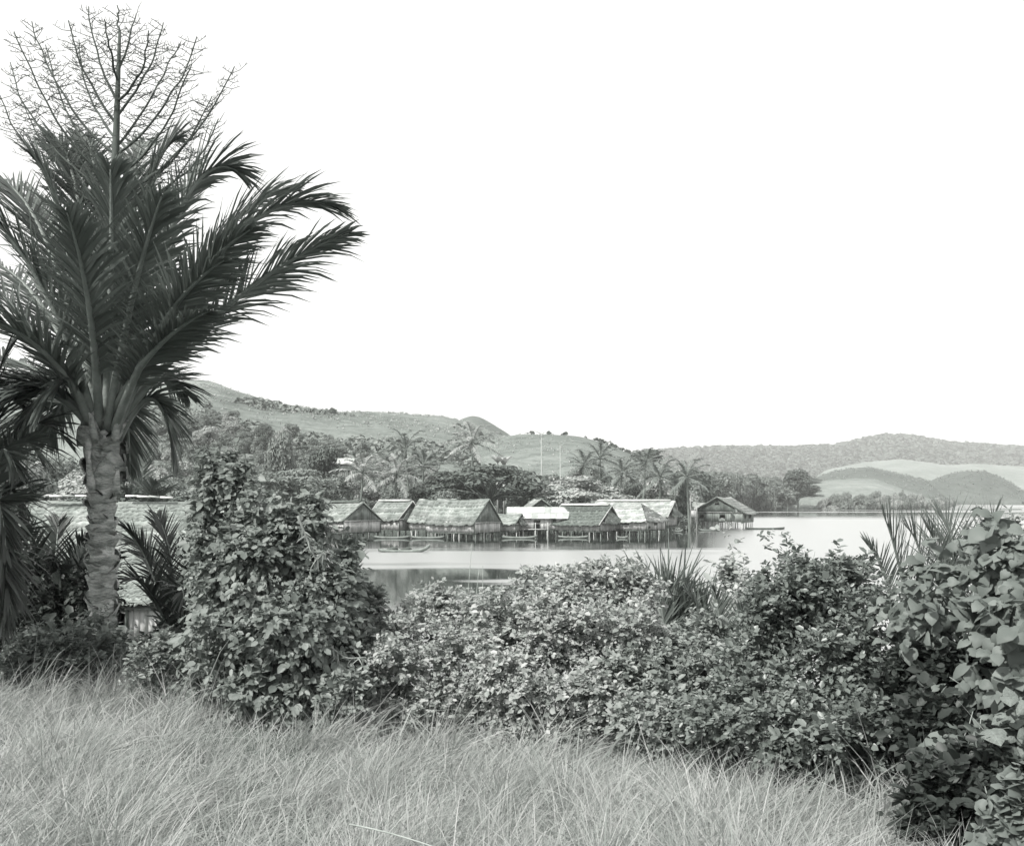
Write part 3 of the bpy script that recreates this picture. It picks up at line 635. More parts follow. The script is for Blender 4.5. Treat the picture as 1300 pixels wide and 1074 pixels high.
TONE = {'tree_dark': 'dark', 'tree_mid': 'grey', 'tree_pale': 'pale'}; SHAPE = {'round': 'round crowned', 'umbrella': 'flat crowned', 'bush': 'low bushy', 'tall': 'tall narrow'}
def where(px):
    for lim, w_ in ((20, 'at the left edge'), (110, 'left of the flowering palm trunk'), (240, 'right of the flowering palm trunk'), (330, 'above the vine covered bush'), (400, 'left of the leftmost gabled house'), (480, 'above the leftmost gabled house'), (540, 'above the white-capped narrow house'), (630, 'above the largest thatched house'), (725, 'above the iron roofed house'), (775, 'above the dark skirted house'), (860, 'above the hip roofed house'), (900, 'left of the detached house'), (960, 'behind the detached house'), (1040, 'right of the detached house'), (1100, 'below the left of the pale knoll'), (1160, 'below the middle of the pale knoll')):
        if px < lim: return w_
    return 'at the right tip of the pale knoll'
def top_tree(name, label, kind, px, top, Y, wpx, mat='tree_mid', group=None, var=None):
    """height set so the crown reaches that row"""
    x = (px - 650)/F*Y; z = float(terrain_z(x, Y)); zt = H - (top - HOR)/F*Y
    nat = {'round': 9.2, 'umbrella': 8.2, 'tall': 11.6, 'bush': 5.4}[kind]
    s = wpx*Y/F/10.0; hs = max(.25, (zt - z)/nat); hpx = hs*9*F/Y
    return tree(name, label, kind, px, Y, wpx, hpx, mat, group, z, var)
# trees that can be told apart
G = 'trees behind the stilt houses'
top_tree('rain_tree', 'broad dark tree with layered canopy behind the largest thatched house', 'umbrella', 622, 584, 163, 140, 'tree_dark', G, 0)
top_tree('rain_tree', 'dark layered tree directly behind the steep thatched roof, left of the broad one', 'umbrella', 572, 596, 170, 90, 'tree_dark', G, 1)
top_tree('rain_tree', 'pale spreading tree behind the iron roofed house and the dark thatched house', 'umbrella', 735, 602, 166, 115, 'tree_pale', G, 1)
top_tree('rain_tree', 'layered tree above the roof of the leftmost gabled house', 'umbrella', 375, 590, 152, 110, 'tree_mid', G, 0)
top_tree('round_tree', 'dark round tree standing alone on the slope right of the palm trunk', 'round', 258, 557, 150, 44, 'tree_dark', G, 0)
top_tree('round_tree', 'dark round tree left of the small white roof on the slope', 'round', 408, 556, 185, 62, 'tree_dark', G, 1)
top_tree('round_tree', 'rounded mid grey tree below the ridge, above the vine covered bush', 'round', 354, 534, 215, 50, 'tree_mid', G, 2)
top_tree('tall_tree', 'tall dark narrow tree left of the detached house', 'tall', 868, 588, 172, 38, 'tree_dark', G, 0)
top_tree('round_tree', 'dark bushy tree on the skyline right of the bare hill', 'round', 822, 566, 330, 60, 'tree_dark', G, 1)
top_tree('round_tree', 'dark tree group crown at the end of the right shore wood', 'round', 1013, 591, 470, 50, 'tree_dark', 'trees on the right shore', 0)
PALMS = [(515, 178), (504, 166), (600, 186), (461, 164), (538, 172), (762, 190), (741, 186), (838, 168), (820, 190), (872, 164), (790, 178), (640, 178), (687, 172)]
# the wood on the slope: alike trees
rs = random.Random(5); spots = []
for i in range(6000):
    px = rs.uniform(150, 880); Y = 158*(2.6**rs.random())
    hl = np.interp(px, [150, 240, 300, 380, 450, 520, 640, 700, 800, 880], [205, 310, 345, 330, 300, 265, 235, 225, 260, 330])
    if Y > hl or any(abs(px - a) < 30 and Y < b + 4 for a, b in PALMS): continue
    x = (px - 650)/F*Y
    if all((x - a)**2 + (Y - b)**2 > 5.0**2 for a, b, _ in spots): spots.append((x, Y, px))
    if len(spots) > 270: break
for x, Y, px in spots:
    kind = rs.choice(['round', 'round', 'umbrella', 'bush', 'bush', 'tall']); wm = rs.uniform(4.5, 9.5)*F/Y
    hm = {'round': (6, 9), 'umbrella': (6, 9), 'bush': (6, 9), 'tall': (5, 7)}[kind]
    tn = rs.choice(['tree_dark', 'tree_mid', 'tree_mid', 'tree_mid', 'tree_pale']); up_ = 'low in' if Y < 200 else ('half way up' if Y < 270 else 'high in')
    tree('woodland_tree', f'{TONE[tn]} {SHAPE[kind]} tree {up_} the wood, {where(px)}', kind, px, Y, wm, rs.uniform(*hm)*F/Y, tn, 'woodland on the slope')
spots = []
for i in range(3000):
    px = rs.uniform(-120, 335); Y = rs.uniform(58, 155); x = (px - 650)/F*Y
    if px > 300 and Y < 110: continue
    if all((x - a)**2 + (Y - b)**2 > 5.0**2 for a, b in spots): spots.append((x, Y))
    else: continue
    kind = rs.choice(['round', 'bush', 'bush', 'umbrella']); tn = rs.choice(['tree_dark', 'tree_mid', 'tree_mid', 'tree_pale'])
    top_tree('bank_tree', f'{TONE[tn]} {SHAPE[kind]} tree on the left bank, {where(px)}', kind, px, np.interp(px, [-120, 60, 150, 235, 335], [540, 560, 598, 604, 606]) + rs.uniform(0, 26), Y, rs.uniform(5, 8)*F/Y, tn, 'trees on the left bank')
    if len(spots) > 70: break
spots = []
for i in range(1500):
    px = rs.uniform(862, 1035); Y0 = np.interp(px, SHU, SHY); Y = Y0 + 3 + rs.uniform(0, 1)**1.3*140
    if px > 1000 and Y < 500: continue
    x = (px - 650)/F*Y
    if all((x - a)**2 + (Y - b)**2 > 6.5**2 for a, b in spots): spots.append((x, Y))
    else: continue
    kind = rs.choice(['round', 'bush', 'bush', 'bush', 'umbrella']); top = np.interp(px, [860, 920, 960, 1000, 1035], [592, 594, 598, 606, 612]) + rs.uniform(0, 16)
    tn = rs.choice(['tree_dark', 'tree_mid', 'tree_mid']); top_tree('shore_tree', f'{TONE[tn]} {SHAPE[kind]} tree in right shore wood, {"at water" if Y < Y0 + 40 else "further back"}, {where(px)}', kind, px, top, Y, rs.uniform(9, 16)*F/Y, tn, 'trees on the right shore')
    if len(spots) > 110: break
spots = []
for i in range(900):
    px = rs.uniform(1040, 1212); Y = np.interp(px, SHU, SHY) + rs.uniform(-3, 12); x = (px - 650)/F*Y
    if all((x - a)**2 + (Y - b)**2 > 3.6**2 for a, b in spots): spots.append((x, Y))
    else: continue
    tn = rs.choice(['tree_mid', 'tree_mid', 'tree_pale']); hh_ = rs.uniform(6, 12); tree('shore_bush', f'{TONE[tn]} {"tall" if hh_ > 9 else "low"} rounded bush across the lake, {where(px)}', 'bush', px, Y, rs.uniform(5, 9)*F/Y, hh_*F/Y, tn, 'bushes across the lake', cat='bush')
    if len(spots) > 105: break

# coconut palms
def frond(mb_leaf, mb_rib, p0, p1, p2, pairs, ll, lw, rr0, s0=.22, vee=.25, droop=.3, jit=.12, roll=0.0, a0=68, a1=24):
    n = pairs; t = np.linspace(s0, .995, n); B = bez(p0, p1, p2, 24); ts = np.linspace(0, 1, 24)
    c = np.stack([np.interp(t, ts, B[:, i]) for i in range(3)], -1); tg = nrm(np.stack([np.interp(t, ts, np.gradient(B[:, i])) for i in range(3)], -1))
    side = nrm(np.cross(tg, np.array([0, 0, 1.0]) + 1e-3)); up = np.cross(side, tg)
    if roll: side, up = side*cos(roll) + up*sin(roll), up*cos(roll) - side*sin(roll)
    u = (t - s0)/(1 - s0); ang = np.radians(a0 + (a1 - a0)*u)[:, None]; prof = np.sin(pi*(.16 + .80*u))**.7
    for sg in (-1, 1):
        d = nrm(tg*np.cos(ang) + (side*sg*cos(vee) + up*sin(vee))*np.sin(ang) + RNG.normal(0, jit, (n, 3)))
        L = ll*prof*RNG.uniform(.75, 1.15, n); sd = nrm(np.cross(d, up) + 1e-6); sd = nrm(sd*.8 + tg*.6*(1) + up*RNG.normal(0, .3, (n, 1)))
        V, fs = ribbons(c, d, sd, L, lw*RNG.uniform(.75, 1.2, n), droop*RNG.uniform(.4, 1.6, n)); mb_leaf.add(V, fs)
    mb_rib.tube(B, np.linspace(rr0, rr0*.18, 24), 5)
def coconut(label, px, py, Y, size=1.0, mat='coco', nfr=18, group='coconut palms behind the village'):
    top = P(px, py, Y); z0 = float(terrain_z(top[0], Y)); t = thing('coconut_palm', label, 'palm tree', (top[0], Y, z0), group)
    lean = random.uniform(-1.2, 1.2); pts = bez([top[0] + lean, Y, z0 - .5], [top[0] + lean*.3, Y, (z0 + top[2])/2], top, 8)
    mb = MB(); mb.tube(pts, np.linspace(.24, .14, 8), 7); obj('trunk', mb, M['bark'], t, True)
    off = random.uniform(0, 6)
    for i in range(nfr):
        a = off + i*2.399; el = radians(80 - 112*(i/nfr)); L = size*random.uniform(4.8, 6.4)
        h = np.array([cos(a), sin(a), 0]); p1 = top + (h*cos(el) + np.array([0, 0, sin(el)]))*L*.6; p2 = top + h*L*(.32 + .58*cos(el)) + np.array([0, 0, 1.0])*L*(sin(el)*.8 - .22)
        lf, rb = MB(), MB(); frond(lf, rb, top, p1, p2, 30, 1.0*size, .12, .085, .14, .12, .45, .08)
        o = obj('frond', lf, M[mat], t); obj('rib', rb, M['petiole'], o)
for px, py, Y, s, mt, lab in (
    (515, 570, 178, 1.05, 'coco', 'coconut palm rising highest above the narrow white-capped house'),
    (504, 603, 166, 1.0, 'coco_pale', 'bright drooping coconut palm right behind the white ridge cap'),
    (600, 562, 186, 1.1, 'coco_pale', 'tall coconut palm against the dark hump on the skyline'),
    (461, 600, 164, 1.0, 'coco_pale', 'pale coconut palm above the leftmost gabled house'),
    (538, 592, 172, .9, 'coco', 'dull coconut palm between the highest palm and the layered trees'),
    (762, 582, 190, 1.05, 'coco', 'dark coconut palm standing before the bare slope, right of the pale tree'),
    (741, 592, 186, .9, 'coco', 'smaller dark coconut palm touching the left of the one before the bare slope'),
    (838, 606, 168, 1.0, 'coco', 'coconut palm above the right end of the long pale roof'),
    (820, 588, 190, .9, 'coco', 'coconut palm in the wood left of the tall narrow tree'),
    (872, 606, 164, .95, 'coco', 'dark drooping palm beside the poles of the detached house'),
    (790, 600, 178, .8, 'coco', 'small coconut palm over the hip roofed house')):
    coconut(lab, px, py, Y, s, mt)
# banana plant
def banana(label, px, py, Y, s):
    top = P(px, py, Y); z0 = float(terrain_z(top[0], Y)); t = thing('banana_plant', label, 'banana plant', (top[0], Y, z0), 'banana plants')
    mb = MB(); mb.tube([[top[0], Y, z0 - .3], [top[0], Y, top[2]]], [.22, .14], 7); obj('stem', mb, M['bark_pale'], t)
    for i in range(8):
        a = i*2.4; h = np.array([cos(a), sin(a), 0]); el = radians(random.uniform(45, 85)); d = h*cos(el) + np.array([0, 0, sin(el)]); L = 3.0*s
        V, fs = ribbons(top[None], d[None], nrm(np.cross(d, [0, 0, 1]))[None], L, .75*s, .55, (0, .2, .45, .75, 1), (.2, .9, 1, .75), h[None]*.8 - np.array([[0, 0, .7]]))
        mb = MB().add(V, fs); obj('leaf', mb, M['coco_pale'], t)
banana('pale banana plant on the slope above the broad layered tree', 640, 592, 176, 1.0)
banana('pale upright banana plant left of the bare snag', 632, 588, 182, .9)
# bare snag
mb = MB(); a = P(687, 612, 172); b_ = P(687, 548, 172); z0 = float(terrain_z(a[0], 172))
t = thing('bare_tree', 'tall bare pale snag rising above the iron roofed house', 'tree', (a[0], 172, z0))
mb.tube([[a[0], 172, z0 - .5], [a[0] + .1, 172, (z0 + b_[2])/2], b_], [.17, .12, .06], 6); obj('trunk', mb, M['bark_pale'], t)
for q in range(9):
    mb = MB(); s = np.array([b_[0], 172, b_[2] - random.uniform(0, 1.6)]); e = s + np.array([random.uniform(-1.4, 1.0), random.uniform(-.8, .8), random.uniform(.2, 1.0)]); mb.tube([s, (s + e)/2 + [0, 0, .1], e], [.06, .05, .03], 4); obj('branch', mb, M['bark_pale'], t)
for px, y1, lab in ((711, 566, 'thinner bare snag right of the tall one, above the pale spreading tree'),):
    mb = MB(); a = P(px, 612, 180); b_ = P(px, y1, 180); z0 = float(terrain_z(a[0], 180)); mb.tube([[a[0], 180, z0 - .5], [a[0]+.1, 180, z0 + 3], b_], [.16, .12, .05], 5)
    for q in range(4):
        s = np.array([b_[0], 180, b_[2] - q*.8]); mb.tube([s, s + [(-1)**q*.7, 0, .4]], [.05, .02], 4)
    solo('bare_tree', mb, M['bark_pale'], lab, 'tree')
# small white roofed house on the slope
x, y = P(438, 600, 215)[:2]; zz = float(terrain_z(x, y))
house('house', 'small white roofed house on the slope above the leftmost gabled house', 438, 215, -10, 4.2, 3.4, H + (HOR - 596)/F*215, H + (HOR - 588)/F*215, H + (HOR - 582)/F*215, 'metal', .4, 'wall_dark', None, base=zz, group=None)

# scrub on the hills and forest on the far ridge: uncountable, one mesh each
def scrub(name, n, ur, yr, hill, size, mat, cond=None, nl=14, label=None):
    px = RNG.uniform(*ur, n); Y = RNG.uniform(*yr, n); x = (px - 650)/F*Y
    if cond is not None: k = cond(px, x, Y); px, Y, x = px[k], Y[k], x[k]
    z = terrain_z(x, Y); own = hill.z(x, Y); k = (z - own < .6) & (own > 1); px, Y, x, z = px[k], Y[k], x[k], z[k]; m = len(x)
    if m == 0: return
    s = size*RNG.uniform(.5, 1.4, m); c = np.stack([x, Y, z + s*.3], -1); c = np.repeat(c, nl, 0); s = np.repeat(s, nl)[:, None]
    v = rand_unit(len(c)); v[:, 2] = np.abs(v[:, 2]); o = c + v*s*np.array([.6, .6, .7]); nn = nrm(v + [0, 0, .4] + RNG.normal(0, .3, v.shape)); d = nrm(np.cross(nn, RNG.normal(size=v.shape)))
    L = s[:, 0]*RNG.uniform(.5, .9, len(c)); V, fs = place(LEAF, o - d*L[:, None]*.5, d, nn, L, L*.8)
    ob = obj(name, (V, fs), M[mat], None, False, True); ob['label'] = label; ob['category'] = 'scrub'
scrub('hill_scrub', 2000, (150, 640), (300, 470), HILLS[0], 2.4, 'tree_mid', lambda p, x, y: (fbm(x/45, y/45, 31) > .03 + (y-350)/900) | (y < 360), 12, 'scattered scrub on the long left ridge')
scrub('ridge_forest', 11000, (690, 1420), (1900, 3060), HILLS[4], 12, 'tree_dark', None, 9, 'unbroken forest covering the far ridge across the lake')
scrub('skyline_scrub', 260, (640, 850), (405, 440), HILLS[2], 1.1, 'tree_dark', lambda p, x, y: (p > 755) | (fbm(p/8, p*0, 4) > .12), 14, 'line of scrub on the crest of the bare middle hill')
scrub('tussock', 4500, (200, 660), (280, 690), HILLS[0], .8, 'tree_pale', lambda p, x, y: RNG.random(len(p)) < .35 + 3*fbm(x/40, y/40, 8), 6, 'dots of low shrub over the long left ridge')
scrub('tussock', 1300, (560, 860), (230, 440), HILLS[2], .55, 'tree_pale', lambda p, x, y: RNG.random(len(p)) < .4 + 3*fbm(x/30, y/30, 8), 6, 'dots of low shrub over the bare middle hill')
scrub('knoll_scrub', 900, (1020, 1330), (770, 1130), HILLS[6], 1.3, 'tree_mid', None, 8, 'dots of low scrub on the dark hill behind the pale knoll')
scrub('knoll_scrub', 700, (1120, 1400), (910, 1080), HILLS[7], 1.2, 'tree_mid', None, 8, 'dots of low scrub on the dark rounded hill at the far right')

# ------------------------------------------------------------------ foreground: the flowering palm
def palm_thing(name, label, base, group=None): return thing(name, label, 'palm tree', base, group)
PY = 14.0
gz0 = float(base_z((130 - 650)/F*PY, PY)); tb = np.array([(130 - 650)/F*PY, PY, gz0])
palm = palm_thing('flowering_palm', 'tall flowering palm with ringed trunk and bare branching flower head, at the left', tb)
axis = np.array([P(127, 860, PY), P(129, 760, PY), P(130, 660, PY), P(131, 580, PY), P(135, 520, PY)]); axis[0][2] = gz0 - .3
nn_ = 70; ts = np.linspace(0, 1, nn_); ax = np.stack([np.interp(ts, np.linspace(0, 1, 5), axis[:, i]) for i in range(3)], -1)
an = np.arange(20)*2*pi/20; rows = []
for i in range(nn_):
    r = .145 + .03*abs(ts[i] - .55) + .012*((i % 5)/5.0)
    rr_ = r*(1 + .10*fbm(an*1.3 + 3, np.full(20, ts[i]*9), 5)*2); rows.append(ax[i] + np.stack([rr_*np.cos(an), rr_*np.sin(an), np.zeros(20)], -1))
obj('trunk', (np.array(rows).reshape(-1, 3), [grid_faces(nn_, 20, True)]), M['trunk'], palm, True)
# old leaf sheaths wrapped round the trunk, each its own piece
for i in range(44):
    tt = .10 + .80*i/44; c = np.array([np.interp(tt, ts, ax[:, k]) for k in range(3)]); a0 = i*2.2 + random.uniform(-.4, .4); big = tt > .60
    hgt = random.uniform(.14, .24)*(2.0 if big else .9); sp = random.uniform(1.1, 2.0)*(.72 if big else 1.2); m = 9; s = np.linspace(-sp, sp, m)
    r0 = .158; low = [c + np.array([r0*cos(a0+q), r0*sin(a0+q), random.uniform(-.03, .03)]) for q in s]
    flare = random.uniform(.04, .10)*(2.0 if big else 1.1)
    mid = [c + np.array([(r0 + flare*.5)*cos(a0+q), (r0 + flare*.5)*sin(a0+q), hgt*.5*(1 - .4*(q/sp)**2)]) for q in s]
    top = [c + np.array([(r0 + flare)*cos(a0+q), (r0 + flare)*sin(a0+q), hgt*(1 - .75*(q/sp)**2) + random.uniform(-.03, .03)]) for q in s]
    V = np.array(low + mid + top); q = grid_faces(3, m); Vi = V - (V - c)*np.array([.1, .1, 0]); n0 = len(V)
    edge = np.stack([2*m + np.arange(m-1), 2*m + np.arange(1, m), n0 + 2*m + np.arange(1, m), n0 + 2*m + np.arange(m-1)], -1)
    obj('leaf_sheath', (np.vstack([V, Vi]), [np.vstack([q, q + n0, edge])]), M['trunk'], palm, True)
for k, (x0, y0, x1, y1, dy) in enumerate(((118, 625, 112, 575, -.2), (148, 628, 150, 596, -.2), (115, 545, 112, 590, -.2), (122, 560, 117, 532, -.25), (146, 560, 151, 530, -.2))):
    mb = MB(); mb.tube(bez(P(x0, y0, PY + dy), P((x0+x1)/2 - 2, (y0+y1)/2, PY + dy - .06), P(x1, y1, PY + dy - .1), 6), [.05, .06, .055, .045, .035, .012], 6); obj('petiole_stump', mb, M['trunk'], palm, True)
CR = P(134, 522, PY)
FR = [  # control px, py, depth offset; tip px, py, depth offset; roll; leaflet length
 ((300,345,-.3),(443,296,-.6),.25,.95), ((285,212,.2),(427,262,.3),.1,1.05), ((222,165,-.1),(302,218,.3),.3,.95), ((265,255,.6),(372,238,1.2),.1,.9),
 ((172,195,.4),(224,178,.8),.2,.9), ((160,205,.8),(184,182,1.4),.0,.8), ((130,200,1.0),(108,172,1.5),.0,.8), ((108,225,.5),(76,182,.7),.2,.85),
 ((85,235,-.1),(40,198,-.3),.2,.95), ((60,235,.5),(-8,228,.9),.1,1.0), ((80,365,-.7),(-30,250,-1.3),.2,1.0), ((50,400,.2),(-90,290,.5),0,1.0),
 ((70,410,-1.0),(-70,390,-1.8),0,1.0), ((85,450,-.4),(-50,500,-.7),0,1.0), ((70,440,.6),(-20,620,.9),.2,.95), ((85,420,-.5),(20,560,-1.0),.2,.7),
 ((200,380,-1.3),(285,330,-2.3),.3,.9), ((165,360,-1.2),(205,250,-2.0),.2,.9), ((120,370,-1.3),(85,270,-2.2),.1,.9), ((185,430,-1.0),(265,395,-1.9),.2,.7),
 ((205,440,.2),(222,590,.1),.3,.62), ((190,452,.9),(236,500,1.5),.1,.7), ((160,450,.7),(165,600,1.1),.2,.6), ((215,400,.8),(300,345,1.6),.1,.7),
 ((145,310,-.6),(140,215,-1.1),.3,.9), ((182,330,1.2),(255,205,2.2),0,.9), ((40,440,-.6),(-40,560,-1.2),.1,1.0), ((90,440,.9),(60,560,1.6),.2,.9), ((30,420,1.0),(-60,470,1.8),0,1.0), ((225,345,-.6),(320,290,-1.2),.25,.85), ((60,350,1.1),(-20,330,2.0),0,1.0), ((110,340,1.3),(40,240,2.2),0,.95)]
for (c1, c2, roll, ll) in FR:
    p0 = CR + np.array([np.clip((c1[0]-134)/420.0, -.15, .15), np.clip(c1[2]*.16, -.14, .14), -.28 + random.uniform(-.16, .16)])
    lf, rb = MB(), MB(); frond(lf, rb, p0, P(c1[0], c1[1], PY + c1[2]), P(c2[0], c2[1], PY + c2[2]), 84, ll*1.16, .044, .07, .22, .22, .26, .07, roll, 50, 20)
    o = obj('frond', lf, M['palm'], palm); obj('petiole', rb, M['petiole'], o, True)
# bare flower head: stalk, branches, branchlets
stalk = bez(P(137, 520, PY + .1), P(143, 300, PY + .3), P(152, 40, PY + .4), 20)
mb = MB(); mb.tube(stalk, np.linspace(.13, .02, 20), 8); fl = obj('flower_stalk', mb, M['flower'], palm, True)
def sub_branch(mb, B, n, l0, thick):
    tg = nrm(np.gradient(B, axis=0)); m = len(B)
    for i in range(n):
        u = .16 + .84*i/n; k = min(m - 1, int(u*(m - 1))); c = B[k]; sg = 1 if i % 2 else -1
        sd = nrm(np.cross(tg[k], [random.uniform(-.4, .4), 1, random.uniform(-.3, .3)]))*sg; d = nrm(np.array([sg*1.0, random.uniform(-.9, .9), .18]) + tg[k]*.25)
        L = l0*(1 - .45*u)*random.uniform(.6, 1.2); d = nrm(d + np.array([random.gauss(0, .25), random.gauss(0, .3), random.gauss(0, .16)])); L *= random.choice((.5, .8, 1, 1.2)); e = c + d*L; mid = c + d*L*.5 + np.array([0, 0, random.uniform(-.035, .02)])
        mb.tube([c, mid, e], [thick, thick*.9, thick*.7], 4, False)
        for q in range(3):
            s = c + (e - c)*(.35 + .25*q); f = s + (tg[k]*.5 + np.array([random.uniform(-.5, .5), random.uniform(-.6, .6), random.uniform(-.4, .4)]))*.09; mb.tube([s, f], [thick*.8, thick*.5], 4, False)
BR = [(-4,118,.62,-.3),(12,78,.55,.4),(18,40,.52,-.5),(40,25,.44,.2),(60,60,.50,.9),(88,28,.36,-.3),(100,50,.40,1.0),(112,12,.30,.1),(130,22,.25,-.6),(172,18,.22,.3),(190,40,.30,-.8),(208,28,.34,.2),(226,52,.42,.9),(252,46,.44,-.2),(240,80,.50,-.9),(296,84,.56,.1),(270,120,.60,.8),(278,155,.66,-.2),(250,190,.70,.3),(30,130,.60,.7),(150,8,.15,0)]
for (bx, by, st, dy) in BR:
    s = stalk[int((1 - st)*19*1.02 + .0)] if False else np.array([np.interp(1 - st*.98 + .12, np.linspace(0, 1, 20), stalk[:, k]) for k in range(3)])
    s[2] = max(s[2], P(0, 262, PY)[2]); e = P(bx, by, PY + .4 + dy); mid = s*.45 + e*.55 + np.array([(e[0] - s[0])*.16, 0, -.10 - .20*abs(e[0] - s[0])])
    B = bez(s, mid, e, 26); uu = np.linspace(0, 1, 26); wg = np.stack([fbm(uu*5 + bx, uu*0 + k, 60 + k, 2) for k in range(3)], -1)*.2*uu[:, None]*(1 - uu[:, None]*.4); B = B + wg; mb = MB(); mb.tube(B, np.linspace(.021, .008, 26), 5); Lb = np.linalg.norm(e - s)
    o = obj('flower_branch', mb, M['flower'], fl, True) if False else obj('flower_branch', mb, M['flower'], palm, True)
    sb = MB(); sub_branch(sb, B, int(Lb*25), .36, .0052); obj('branchlet', sb, M['flower'], o, False, True)

# ------------------------------------------------------------------ foreground: young palms
def young_palm(label, base, fr, mat, group='young palms in the foreground', pairs=44, lw=.05, ll=.7, name='young_palm', vee=.3, droop=.2):
    t = thing(name, label, 'palm', base, group)
    for (c1, c2, roll, *k) in fr:
        lf, rb = MB(), MB(); frond(lf, rb, base + np.array([random.uniform(-.05, .05), 0, -.1]), P(*c1), P(*c2), pairs, ll*(k[0] if k else 1), lw, .035, .22, vee, droop, .06, roll, 60, 22)
        o = obj('frond', lf, M[k[1]] if len(k) > 1 else M[mat], t); obj('petiole', rb, M['petiole'], o, True)
    return t
def gbase(px, Y): x = (px - 650)/F*Y; return np.array([x, Y, float(base_z(x, Y))])
young_palm('dark young palm low at the left, with one pale dead frond', gbase(62, 17), [((60,700,16.6),(20,640,16.2),.2), ((80,705,16.4),(112,682,15.9),.2), ((90,720,16.2),(150,700,15.4),.3), ((40,720,16.6),(-40,690,16.2),.1), ((70,700,17.4),(75,660,17.8),0), ((95,690,16.0),(60,715,15.4),.8,.8), ((100,680,15.9),(112,700,15.2),.7,.55,'dead'), ((30,690,17.4),(-10,620,18),0), ((85,740,16),(140,770,15.4),.2)], 'palm_dark')
young_palm('dark young palm with drooping fronds right behind the palm trunk', gbase(238, 17.5), [((200,700,17),(158,670,16.6),.2), ((225,700,17.4),(200,655,17.7),0), ((240,700,17),(250,660,17.2),0), ((205,725,16.6),(160,735,16),.3), ((250,700,16.4),(285,690,16),.1), ((225,690,16.2),(235,770,15.6),.3), ((255,690,17.8),(290,670,18.4),0), ((210,670,17.8),(165,690,18.2),.2)], 'palm_dark', ll=.8)
young_palm('palm at the left edge with long hanging fronds in front of the long thatched house', gbase(-40, 12.5), [((-5,540,12.3),(14,780,12.1),.2,1.0), ((0,480,12.6),(50,580,12.6),.2,1.0), ((-10,500,12),(8,700,11.8),.3,1.1), ((-30,430,13),(30,520,13.3),.1,1.1), ((-20,560,12.2),(-5,760,12),.2,1.1), ((-40,500,12.8),(20,430,13.2),.1,1.1), ((0,520,12.9),(30,660,12.8),.2,.9), ((-10,450,13.2),(85,560,13.4),.2,1.1), ((-12,600,12.4),(5,800,12.2),.2,.9), ((-20,470,12.2),(22,600,11.9),.1,1.0)], 'palm_dark', ll=.7, droop=.3)
young_palm('palm with stiff comb-like frond against the water at the right', gbase(1180, 11), [((1155,725,10.7),(1122,655,10.5),.9,1.05,'palm_pale'), ((1195,700,10.9),(1150,668,10.8),.7,1), ((1220,720,10.8),(1176,668,10.6),.8,1), ((1150,740,10.6),(1100,690,10.4),.3,.7,'palm_pale'), ((1230,700,11),(1200,660,11.2),.4,1,'palm_pale'), ((1235,720,10.6),(1262,655,10.5),.4,1,'palm_pale')], 'palm_pale', ll=.72, lw=.018, pairs=60, droop=.05, vee=.5)
young_palm('small palm fronds poking out between the central bushes', gbase(840, 15.5), [((835,780,15.2),(800,752,15),.8,1), ((850,790,15.2),(835,745,15.2),.4,1), ((820,800,15),(790,780,14.8),.5,.8)], 'palm_pale', ll=.6, lw=.04, droop=.08)
young_palm('small pale palm fronds left of the dense dark bush', gbase(915, 15), [((905,780,14.8),(872,752,14.6),.6,1), ((922,775,14.8),(905,748,14.7),.3,1), ((930,790,14.6),(950,760,14.4),.3,.8)], 'palm_pale', ll=.5, lw=.04, droop=.1)
young_palm('low palm fronds at the right flank of the vine covered bush', gbase(408, 14), [((425,720,13.8),(456,692,13.7),.5,.9), ((445,780,13.8),(482,752,13.7),.4,.8), ((420,715,13.6),(440,690,13.4),.6,.8)], 'palm', ll=.5, lw=.04, droop=.05)
young_palm('young palm below the pale grass slope, right of the palm crown', gbase(180, 62), [((170,600,62),(150,592,62),0), ((190,595,62),(228,606,62),0), ((180,590,62.5),(186,566,63),0), ((170,610,61),(150,622,60.5),0), ((195,605,61.5),(230,622,61),0), ((185,600,61),(205,612,60),0)], 'palm', ll=1.3, lw=.13)

